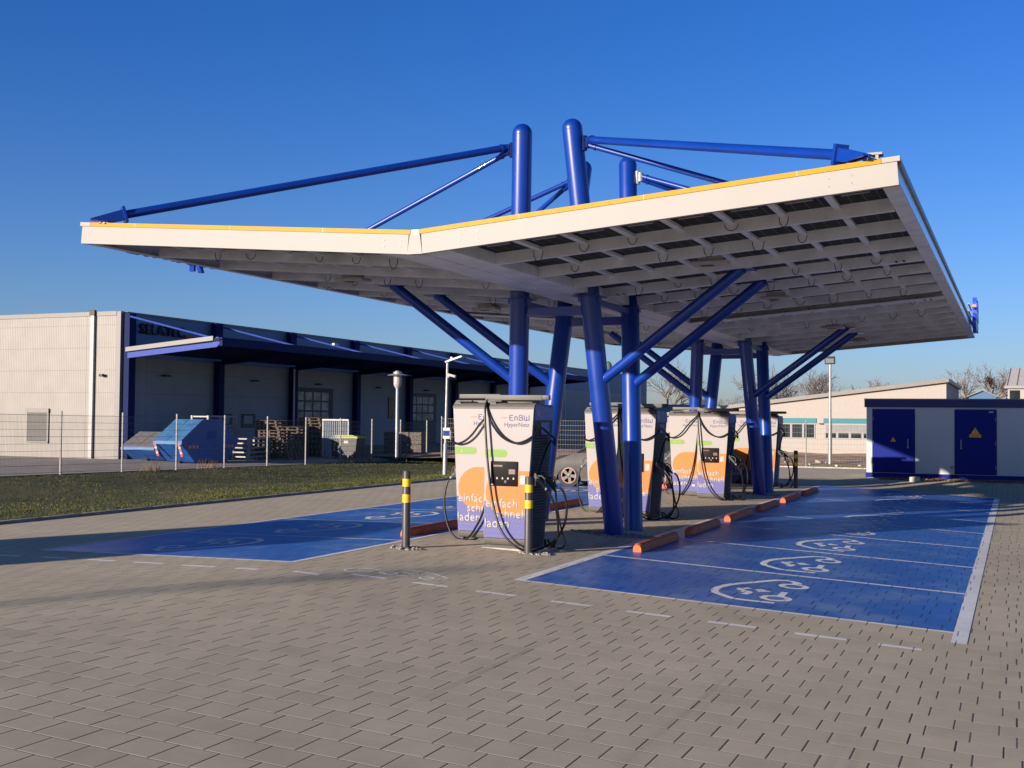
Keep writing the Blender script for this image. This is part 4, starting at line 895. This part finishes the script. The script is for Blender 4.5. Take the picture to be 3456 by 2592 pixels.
b = B(); b.box(5.30, 5.46, 0, AL, awn(5.4)+.0, awn(5.4)+.30, bev=.01); b.done('awning_edge', 'steel_blue_dark', t, smooth=False)
for i, yy in enumerate((6.9, 19.6, 32.5)):
    b = B(); b.box(5.46, 5.60, yy+1.5, yy+1.9, awn(5.4)+.55, awn(5.4)+.65); b.done('awning_lamp', 'lamp_white', t, smooth=False)
for y0, y1 in ((13.1, 17.0), (26.0, 29.8)):
    b = B(); b.box(.015, .05, y0, y1, 0, 3.55); d = b.done('sectional_door', 'ch_dark', t, smooth=False)
    for r_ in range(3):
        for c_ in range(4):
            yy = y0+.25+c_*(y1-y0-.6)/4; b = B(); b.box(.052, .06, yy, yy+.68, 1.75+r_*.55, 2.20+r_*.55); b.done('door_pane', M['door_pane'], d, smooth=False)
b = B(); b.box(.015, .05, 23.4, 24.6, 1.9, 3.2); b.done('window', 'win', t, smooth=False)
b = B()
b.text('SELATEC', 1.05, 4.1, 5.62, .05, bold=.02, d=.06, plane='yz', height=.62); b.mi = 1; b.box(.05, .10, 4.15, 4.75, 5.60, 5.72); b.done('sign_lettering', ['black', 'red'], t, smooth=False)
for yy in (2.6, 9.3, 15.2, 21.8, 28): b = B(); b.box(.02, .30, yy, yy+.35, 3.72, 3.80, bev=.02); b.done('wall_lamp', 'black', t)
for y0 in (6.7, 8.6): b = B(); b.box(.016, .05, y0, y0+1.1, 1.35, 2.05); b.mi = 1; b.box(.052, .058, y0+.15, y0+.85, 1.55, 1.95); b.done('window', ['black', 'frame_white'], t, smooth=False)
# ---------------------------------------------------------------- yard things
def skip(label, loc, W_, D_, zl, zt, light):
    t = thing('skip', label, 'skip', loc, 0, 'blue skips behind the fence')
    f = D_*.22
    b = B(); b.prism([(f, .05), (D_-f, .05), (D_, zl), (D_*.68, zt), (D_*.34, zt), (.03, zl+.02), (.0, zl-.10)], 'x', 0, W_); b.done('skip_body', 'skip_blue', t, smooth=False)
    ang = math.atan2(zt-zl, D_*.34); L_ = math.hypot(zt-zl, D_*.34)
    for x0, x1 in ((-.01, W_/2-.012), (W_/2+.012, W_+.01)):
        b = B(); b.box(x0, x1, 0, L_, .003, .035, mtx=Matrix.Translation((0, .0, zl+.01)) @ Matrix.Rotation(ang, 4, 'X')); b.done('lid', light, t, smooth=False)
    b = B(); b.box(-.03, W_+.03, -.04, .02, zl-.13, zl-.02, bev=.01); b.box(-.03, W_+.03, D_*.34-.02, D_*.68, zt+.0, zt+.045, bev=.01); b.done('rim', 'skip_light', t, smooth=False)
    b = B(); b.box(W_*.35, W_*.35+.24, f-.10, f+.12, .0, .22); b.done('fork_pocket', 'kerb_dark', t, smooth=False)
    return t
skip('low blue skip with grey cover by the warehouse corner', (-27.9, 27.6, -.12), 1.75, 3.2, .60, 1.18, 'lid_grey')
t = skip('taller closed blue skip with light blue lids and red white warning stripes', (-24.85, 26.1, -.12), 1.38, 3.7, .92, 1.74, 'skip_light')
b = B()
for x0, dz in ((.03, 0), (1.23, 0)):
    for k in range(5):
        b.mi = k % 2; m_ = Matrix.Translation((x0, -.046+.0, .80-k*.10)) @ Matrix.Rotation(R(0), 4, 'Y'); b.box(-.0, .11, -.004+.045*k, .004+.045*k, -.10, .0, mtx=m_)
for y0 in (.35, 2.6):
    for k in range(6): b.mi = k % 2; b.box(1.381, 1.387, y0+k*.11, y0+k*.11+.11, .62, .74)
b.done('warning_stripe', ['red', 'ch_text'], t, smooth=False)
b = B(); b.box(1.381, 1.388, 1.55, 2.0, 1.0, 1.32); b.box(1.381, 1.388, 2.06, 2.16, 1.02, 1.28); b.done('notice_plate', 'tie_blue', t, smooth=False)
def rack(name, label, loc, W, D, H, shelves, rz=0):
    t = thing(name, label, 'rack', loc, rz)
    for x in (0, W):
        for y in (0, D): b = B(); b.box(x-.05, x+.05, y-.05, y+.05, 0, H, bev=.006); b.done('upright', 'galv_dark', t, smooth=False)
    for k in range(shelves):
        z = .12+(H-.2)*k/(shelves-1); b = B(); b.box(0, W, -.03, .0, z, z+.08); b.box(0, W, D, D+.03, z, z+.08); b.box(-.02, 0, 0, D, z, z+.06); b.box(W, W+.02, 0, D, z, z+.06); b.mi = 1; b.box(.03, W-.03, .02, D-.02, z+.02, z+.04); b.done('shelf', ['galv_dark', 'post_grey'], t, smooth=False)
    return t
rack('metal_rack', 'galvanised steel rack with five shelves right of the closed skip', (-23.9, 31.0, -.12), 1.5, .8, .99, 5, PI/2)
rack('metal_rack', 'taller galvanised rack standing against the warehouse behind the skip', (-26.5, 31.5, -.12), 2.0, .9, 1.95, 5, PI/2)
def pallet():
    t = thing('pallet', '', 'pallet', group='wooden pallets in the yard')
    b = B()
    for k in range(5): x = -.4+.2*k; b.box(x-.06, x+.06, -.6, .6, .122, .144)
    for y in (-.55, 0, .55): b.box(-.4, .4, y-.05, y+.05, .10, .12)
    for x in (-.36, 0, .36):
        for y in (-.55, 0, .55): b.box(x-.05, x+.05, y-.06, y+.06, .022, .10)
        b.box(x-.05, x+.05, -.6, .6, 0, .022)
    b.done('deck', 'wood', t, smooth=False); return t
pt = pallet(); rp = random.Random(5); first = True; cnt = 0
def put(x, y, z, rz, label, rx=0):
    global first, cnt
    o = pt if first else copy_tree(pt); first = False; o.location = (x, y, z); o.rotation_euler = (rx, 0, rz); o['label'] = label; return o
names = ['bottom', 'second', 'third', 'fourth', 'fifth', 'sixth', 'seventh', 'eighth', 'ninth', 'tenth', 'eleventh', 'twelfth', 'thirteenth']
for st_, (x, y, n) in enumerate([(-24.1, 33.2, 9), (-24.3, 34.9, 10), (-24.6, 37.2, 13), (-25.6, 35.0, 12)]):
    where = ['the wooden stack right of the galvanised rack', 'the stack behind the leaning pallet', 'the tall stack left of the white sheeting', 'the stack behind the galvanised rack'][st_]
    for k in range(n): put(x+rp.uniform(-.03, .03), y+rp.uniform(-.03, .03), -.12+k*.146, PI/2+rp.uniform(-.04, .04), f'wooden pallet, {names[k]} from the ground in {where}')
put(-23.0, 33.1, .20, R(70), 'pale pallet leaning upright against the stacks behind the fence', R(62))
t = thing('roll_container', 'white ribbed sheeting on a tall frame beside the bin', 'container', (-22.9, 35.3, -.12), R(12))
b = B()
for k in range(12): b.tube([(.08+k*.105, 0, .9 if k > 3 else .05), (.08+k*.105, 0, 1.78)], .045, 8)
b.done('ribbed_sheet', 'white_sheet', t); b = B(); b.box(0, 1.3, -.06, .06, 1.76, 1.84, bev=.01); b.box(0, .04, -.04, .04, 0, 1.76); b.box(1.26, 1.3, -.04, .04, 0, 1.76); b.done('frame', 'galv', t, smooth=False)
t = thing('waste_container', 'dark waste container with yellow green lid behind the fence', 'bin', (-21.85, 35.5, -.12), R(5))
b = B(); A = [(-.58, .16), (.58, .16), (.66, .95), (-.66, .95)]; b.prism(A, 'y', 0, .9); b.done('bin_body', 'bin_dark', t, smooth=False)
b = B(); b.prism([(-.72, .95), (.72, .95), (.72, 1.03), (.45, 1.10), (-.45, 1.10), (-.72, 1.03)], 'y', -.06, .96); b.done('lid', 'bin_lid', t, smooth=False)
b = B(); b.box(.0, .22, -.008, -.001, .72, .84); b.done('label_plate', 'lamp_white', t, smooth=False)
for x in (-.45, .45): b = B(); b.cyl((x, .1, .08), (x, .16, .08), .08, 12); b.done('wheel', 'tyre', t)
t = thing('crate_stack', 'dark stacked crates in the shade farther along the warehouse wall', 'crates', (-23.2, 41.5, -.15))
for k in range(6): b = B(); b.box((k % 3)*.75, (k % 3)*.75+.7, 0, .6, (k//3)*.62, (k//3)*.62+.6, bev=.02); b.done('crate', 'wood_grey', t, smooth=False)
# ---------------------------------------------------------------- car
t = thing('parked_car', 'dark grey electric hatchback parked behind the second pair of chargers', 'car', (-5.38, 19.86, -.09))
def arch(cx, r, n=10): return [(cx-r*math.cos(PI*i/n), .20+(.14 if 0 < i < n else 0)+r*math.sin(PI*i/n)*.98-(.14 if 0 < i < n else 0)) for i in range(n+1)]
prof = [(0.03, .26), (.0, .42), (.03, .60), (.12, .74), (.40, .87), (.85, .955), (1.12, .985), (2.2, 1.00), (3.5, 1.03), (3.95, 1.02), (4.06, .86), (4.08, .5), (4.04, .26)]
low = [(x, z) for x, z in arch(3.32, .365)][::-1]; low2 = [(x, z) for x, z in arch(.72, .375)][::-1]
prof += [(3.75, .20)]+low+low2+[(.3, .22)]
b = B(); W_ = 1.76
b.prism(prof, 'y', 0, W_); es = [e for e in b.bm.edges if all(abs(v.co.y-0) < 1e-5 for v in e.verts) or all(abs(v.co.y-W_) < 1e-5 for v in e.verts)]
es = [e for e in es if min(v.co.z for v in e.verts) > .5 and max(v.co.z for v in e.verts) > .70]
bmesh.ops.bevel(b.bm, geom=es, offset=.10, segments=4, affect='EDGES', profile=.5)
b.done('body', 'car', t, ang=40)
b = B(); g0 = [(.95, .97), (1.85, 1.46), (2.6, 1.56), (3.4, 1.52), (3.98, 1.0)]
A = [b.bm.verts.new((x, .10+(z-.97)*.22, z)) for x, z in g0]; Q = [b.bm.verts.new((x, W_-.10-(z-.97)*.22, z)) for x, z in g0]
b._face(A); b._face(Q[::-1])
for i in range(len(g0)): b._face([A[i], Q[i], Q[(i+1) % len(g0)], A[(i+1) % len(g0)]])
b.done('glasshouse', 'win', t, smooth=False)
b = B(); rr = [(1.80, 1.45), (2.6, 1.575), (3.45, 1.535)]
for (xa, za), (xb, zb) in zip(rr[:-1], rr[1:]):
    vs = [b.bm.verts.new(p) for p in [(xa, .20, za+.005), (xb, .20, zb+.005), (xb, W_-.20, zb+.005), (xa, W_-.20, za+.005)]]; b._face(vs)
for s0 in (.0, 1.0):
    for (xa, za), (xb, zb) in (((.93, .98), (1.82, 1.46)), ((2.45, 1.0), (2.45, 1.56)), ((3.98, 1.02), (3.42, 1.53))):
        ya = .09+(za-.97)*.22-.01; yb = .09+(zb-.97)*.22-.01
        if s0: ya, yb = W_-ya, W_-yb
        b.tube([(xa, ya, za), (xb, yb, zb)], .03, 6)
b.done('roof', 'car', t)
for cx in (.72, 3.32):
    for yy, sg in ((.0, -1), (W_, 1)):
        wb = thing('wheel', None, None, (cx, yy+(.02 if sg < 0 else -.02), .335)); wb.parent = t
        rot = Matrix.Rotation(R(90)*(1 if sg < 0 else -1), 4, 'X')
        b = B(); b.lathe([(.20, -.19), (.31, -.18), (.335, -.15), (.335, -.03), (.315, .0), (.235, .012), (.225, -.02)], seg=36, mtx=rot); b.done('tyre', 'tyre', wb)
        b = B(); b.lathe([(.228, -.02), (.232, .008), (.215, .010), (.208, -.01)], seg=36, mtx=rot); b.lathe([(.05, -.02), (.05, .015), (.02, .02)], seg=16, mtx=rot)
        for k in range(5):
            a = 2*PI*k/5; m_ = rot @ Matrix.Rotation(a, 4, 'Z')
            b.prism([(.04, -.035), (.21, -.075), (.215, .03), (.04, .035)], 'z', -.012, .006, mtx=m_)
        b.mi = 1; b.lathe([(.212, -.005), (.218, .0125), (.200, .0125), (.200, -.005)], seg=36, mtx=rot); b.done('rim', ['rim', 'rim_copper'], wb)
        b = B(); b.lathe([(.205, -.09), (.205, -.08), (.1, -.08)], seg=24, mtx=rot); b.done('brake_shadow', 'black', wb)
b = B(); b.box(.02, .14, .12, .42, .60, .70, bev=.02); b.box(.02, .14, W_-.42, W_-.12, .60, .70, bev=.02); b.done('headlight', 'lamp_white', t)
b = B(); b.box(3.98, 4.085, .03, .30, .72, .95, bev=.03); b.box(3.98, 4.085, W_-.30, W_-.03, .72, .95, bev=.03); b.done('tail_light', 'tail', t)
b = B(); m_ = Matrix.Translation((1.42, -.08, 1.02)); b.box(-.10, .08, -.09, .06, -.05, .07, bev=.03, mtx=m_); b.done('wing_mirror', 'car', t)
b = B(); b.box(1.30, 1.306, -.003, .01, .28, .95); b.box(2.44, 2.446, -.003, .01, .28, .95); b.box(1.1, 3.0, -.004, .01, .20, .26); b.done('door_seam', 'black', t, smooth=False)
# ---------------------------------------------------------------- white building and far buildings
WBY = 53.3
t = thing('office_building', 'white single storey building with rising shed roof and turquoise window heads', 'building', (-12, WBY, -.12))
X0 = -12; ax = 3.5-X0; ap = 3.91+.12
def rz_(x): return ap-(ax-x)*.1245
b = B(); b.prism([(0, 0), (ax, 0), (ax, rz_(ax)-.02), (0, rz_(0)-.02)], 'y', 0, .3); b.done('front_wall', 'white_bld', t, smooth=False)
b = B(); b.prism([(.3, 0), (14, 0), (14, rz_(ax)), (.3, rz_(ax))], 'x', ax-.3, ax-.001); b.done('side_wall', 'white_bld', t, smooth=False)
b = B(); b.prism([(-.2, rz_(-.2)), (ax+.14, rz_(ax+.14)), (ax+.14, rz_(ax+.14)+.20), (-.2, rz_(-.2)+.20)], 'y', -.28, 14.2); b.done('roof', 'grey_metal', t, smooth=False)
def win_unit(x0, x1, panes, zb, zt, cy0, cy1, blind=False):
    b = B(); b.box(x0, x1, -.05, 0, cy0, cy1); b.done('window_head', 'cyan', t, smooth=False)
    b = B(); b.box(x0+.06, x1-.06, -.03, 0, zb, zt); f = b.done('window', 'frame_white', t, smooth=False)
    n = panes; wd = (x1-x0-.12)/n
    for k in range(n):
        b = B(); b.box(x0+.06+k*wd+.06, x0+.06+(k+1)*wd-.06, -.036, -.031, zb+.07, zt-.05); b.done('pane', 'win', f, smooth=False)
    if blind:
        b = B()
        for k in range(7): b.box(x0+.1, x1-.05, -.07, -.045, zt+.02+k*.058, zt+.062+k*.058)
        b.done('blind', 'frame_white', f, smooth=False)
win_unit(6.2, 8.9, 4, 1.0, 1.83, 1.85, 2.12); win_unit(9.28, 14.0, 7, 1.0, 1.38, 1.85, 2.12, True); win_unit(1.5, 5.2, 5, 1.0, 1.83, 1.85, 2.12)
b = B(); b.box(9.05, 9.25, -.15, -.02, 1.80, 1.86); b.done('wall_lamp', 'black', t, smooth=False)
t = thing('shed', 'small blue gabled shed end behind the kiosk roof', 'shed', (3.92, 75, -.2))
b = B(); b.prism([(-.1, 0), (1.65, 0), (1.65, 3.85), (.78, 4.22), (-.1, 3.88)], 'y', 0, 4); b.done('wall', 'roof_blue', t, smooth=False); b = B(); b.prism([(-.25, 3.80), (.78, 4.24), (1.8, 3.78), (1.8, 3.86), (.78, 4.32), (-.25, 3.88)], 'y', -.2, 4.2); b.done('roof', 'grey_metal', t, smooth=False)
t = thing('tower_building', 'pale house with tall standing seam metal roof at the right edge', 'building', (6.0, 95, -.2))
b = B(); b.box(.15, 7, 0, 6, 0, 5.15); b.done('wall', 'white_bld', t, smooth=False); b = B(); b.box(-.1, 7.2, -.3, 6.2, 4.95, 5.18, bev=.02); b.done('eaves', 'frame_white', t, smooth=False)
b = B(); Q = [(-.05, -.25, 5.18), (7.1, -.25, 5.18), (7.1, 6.1, 5.18), (-.05, 6.1, 5.18)]; T_ = [(.35, 2.2, 6.75), (6.8, 2.2, 6.75), (6.8, 4, 6.75), (.35, 4, 6.75)]
A = [b.bm.verts.new(p) for p in Q]; D_ = [b.bm.verts.new(p) for p in T_]; b._face(A); b._face(D_)
for i in range(4): b._face([A[i], A[(i+1) % 4], D_[(i+1) % 4], D_[i]])
b.done('roof', 'roof_sheet', t, smooth=False)
b = B()
for k in range(10): x = .1+k*.75; b.tube([(x, -.27, 5.22), (x*.93+.3, 2.18, 6.78)], .035, 6)
b.done('roof_seam', 'galv_dark', t); b = B(); b.box(.3, 1.1, -.02, 0, 3.9, 4.8); b.done('window', 'win', t, smooth=False)
def house(x, y, W_, D_, h, hr, lab, rz=0):
    t = thing('house', lab, 'house', (x, y, -.3), rz, None)
    b = B(); b.box(0, W_, 0, D_, 0, h); b.done('wall', 'white_bld', t, smooth=False)
    b = B(); b.prism([(-.4, h-.1), (D_+.4, h-.1), (D_/2, h+hr)], 'x', -.3, W_+.3); b.done('roof', 'roof_brown', t, smooth=False)
    for k in range(3): b = B(); b.box(W_*(.15+.3*k), W_*(.15+.3*k)+.9, -.03, 0, 1.0, 2.2); b.done('window', 'win', t, smooth=False)
house(-31, 106, 8, 8, 2.5, 1.3, 'pale low house with grey brown roof behind the bare trees'); house(-22.5, 110, 7, 8, 2.4, 1.3, 'second pale house right of the first behind the bare trees')
house(-14, 113, 7, 8, 2.2, 1.1, 'third pale house roof left of the white building')
# ---------------------------------------------------------------- trees
def tree_mesh(seed, H, spread, kind=0):
    rt = random.Random(seed); b = B(); cr_ = B(); tips = []
    def grow(p, d, L, r_, lvl, tgt):
        n = 3 if lvl < 2 else 2; pts = [p]; dd = d.copy()
        for i in range(n):
            dd = (dd+Vector((rt.gauss(0, .13), rt.gauss(0, .13), .07+rt.gauss(0, .06)))).normalized(); pts.append(pts[-1]+dd*L/n)
        tgt.tube(pts, [max(.022, r_)*(1-.35*i/n) for i in range(n+1)], 5 if lvl < 2 else 3, caps=False)
        if lvl >= 5: return
        k = [4, 4, 3, 3, 3][lvl] if lvl else 5
        for i in range(k):
            a = 2*PI*(i/k+rt.random()*.4); tilt = rt.uniform(.35, .85)*spread
            base = pts[-1] if i < k-1 or lvl == 0 else pts[-2]
            if lvl and i % 2: base = pts[-2]+(pts[-1]-pts[-2])*rt.random()
            ax_ = dd.orthogonal().normalized(); ax_.rotate(Matrix.Rotation(a, 3, dd)); nd = (dd*math.cos(tilt)+ax_*math.sin(tilt)).normalized()
            grow(base, nd, L*rt.uniform(.62, .82), r_*.52, lvl+1, cr_)
            if lvl == 2: tips.append(base.copy())
    grow(Vector((0, 0, -.3)), Vector((0, 0, 1)), H*.30, H*.026, 0, b)
    return b, cr_, tips
def make_tree(seed, H, spread, label, loc, nests=2):
    t = thing('bare_tree', label, 'tree', loc, 0, None); b, c_, tips = tree_mesh(seed, H, spread)
    b.done('trunk', 'bark', t); c_.done('crown', 'bark', t, smooth=False)
    rt = random.Random(seed)
    for k in range(nests):
        p = rt.choice(tips)+Vector((0, 0, H*.1)); n = B()
        for i in range(160):
            v = Vector((rt.gauss(0, 1), rt.gauss(0, 1), rt.gauss(0, 1))).normalized()*rt.uniform(.5, 1)*H*.045; q = p+v; u = Vector((rt.gauss(0, 1), rt.gauss(0, 1), rt.gauss(0, 1))).normalized()*.10; u2 = u.orthogonal().normalized()*.04; n.poly([q-u, q+u2, q+u, q-u2])
        n.done('mistletoe', 'nest', t, smooth=False, recalc=False)
    return t
base = [make_tree(3, 10.4, 1.0, 'large bare tree seen between the front and rear masts', (-31.2, 120, -.4), 0),
        make_tree(8, 8.8, 1.15, 'broad bare tree with a round nest above the white building roof', (-7.6, 120, -.4), 3),
        make_tree(21, 10.0, 1.1, 'round bare tree with mistletoe balls right of the white building', (3.72, 112, -.4), 4)]
def cp(i, loc, sc, rz, label, sk=('mistletoe',)):
    o = copy_tree(base[i], loc, rz, label, skip=sk); o.scale = (sc*1.1, sc*1.1, sc*1.1)
cp(1, (-4.9, 122, -.4), .86, 2.0, 'smaller bare tree right of the nest tree over the white roof'); cp(0, (-36, 118, -.4), .72, 1.3, 'bare tree half hidden by the right front mast')
cp(1, (-23.4, 121, -.4), .66, 4.0, 'low bare tree just right of the rear left masts'); cp(2, (-18.6, 119, -.4), .95, 1.0, 'bare tree rising behind the rear right masts'); cp(0, (-15.9, 121, -.4), .66, 3.0, 'low bare tree left of the floodlight post')
cp(0, (-13.8, 118, -.4), .82, 5.0, 'slender pale bare tree left of the floodlight post'); cp(2, (-11.4, 123, -.4), .62, 2.2, 'low bare tree just right of the floodlight post')
cp(1, (-27.2, 124, -.4), .70, .4, 'bare tree between the rear left masts'); cp(2, (-41, 122, -.4), .72, .9, 'bare tree beside the front right mast'); cp(1, (-47, 126, -.4), .8, 2.9, 'bare tree behind the front charger arms'); cp(2, (9, 118, -.4), .8, 4.4, 'bare tree behind the metal roof at the right edge')
def bush(x, y, r_, h, label):
    t = thing('evergreen_bush', label, 'bush', (x, y, -.3)); rt = random.Random(int(x*10)); n = B()
    for i in range(900):
        v = Vector((rt.gauss(0, .42), rt.gauss(0, .42), abs(rt.gauss(.45, .28)))); q = Vector((v.x*r_, v.y*r_, v.z*h)); u = Vector((rt.gauss(0, 1), rt.gauss(0, 1), rt.gauss(0, 1))).normalized()*.16; u2 = u.orthogonal().normalized()*.09; n.poly([q-u, q+u2, q+u, q-u2])
    n.done('foliage', 'evergreen', t, smooth=False, recalc=False); b = B(); b.tube([(0, 0, 0), (0, 0, h*.6)], [.12, .05], 6); b.done('trunk', 'bark', t)
bush(-14.9, 110, 1.6, 3.6, 'dark evergreen bush left of the floodlight post'); bush(-17.4, 112, 1.3, 3.0, 'brownish evergreen bush behind the rear mast strut')
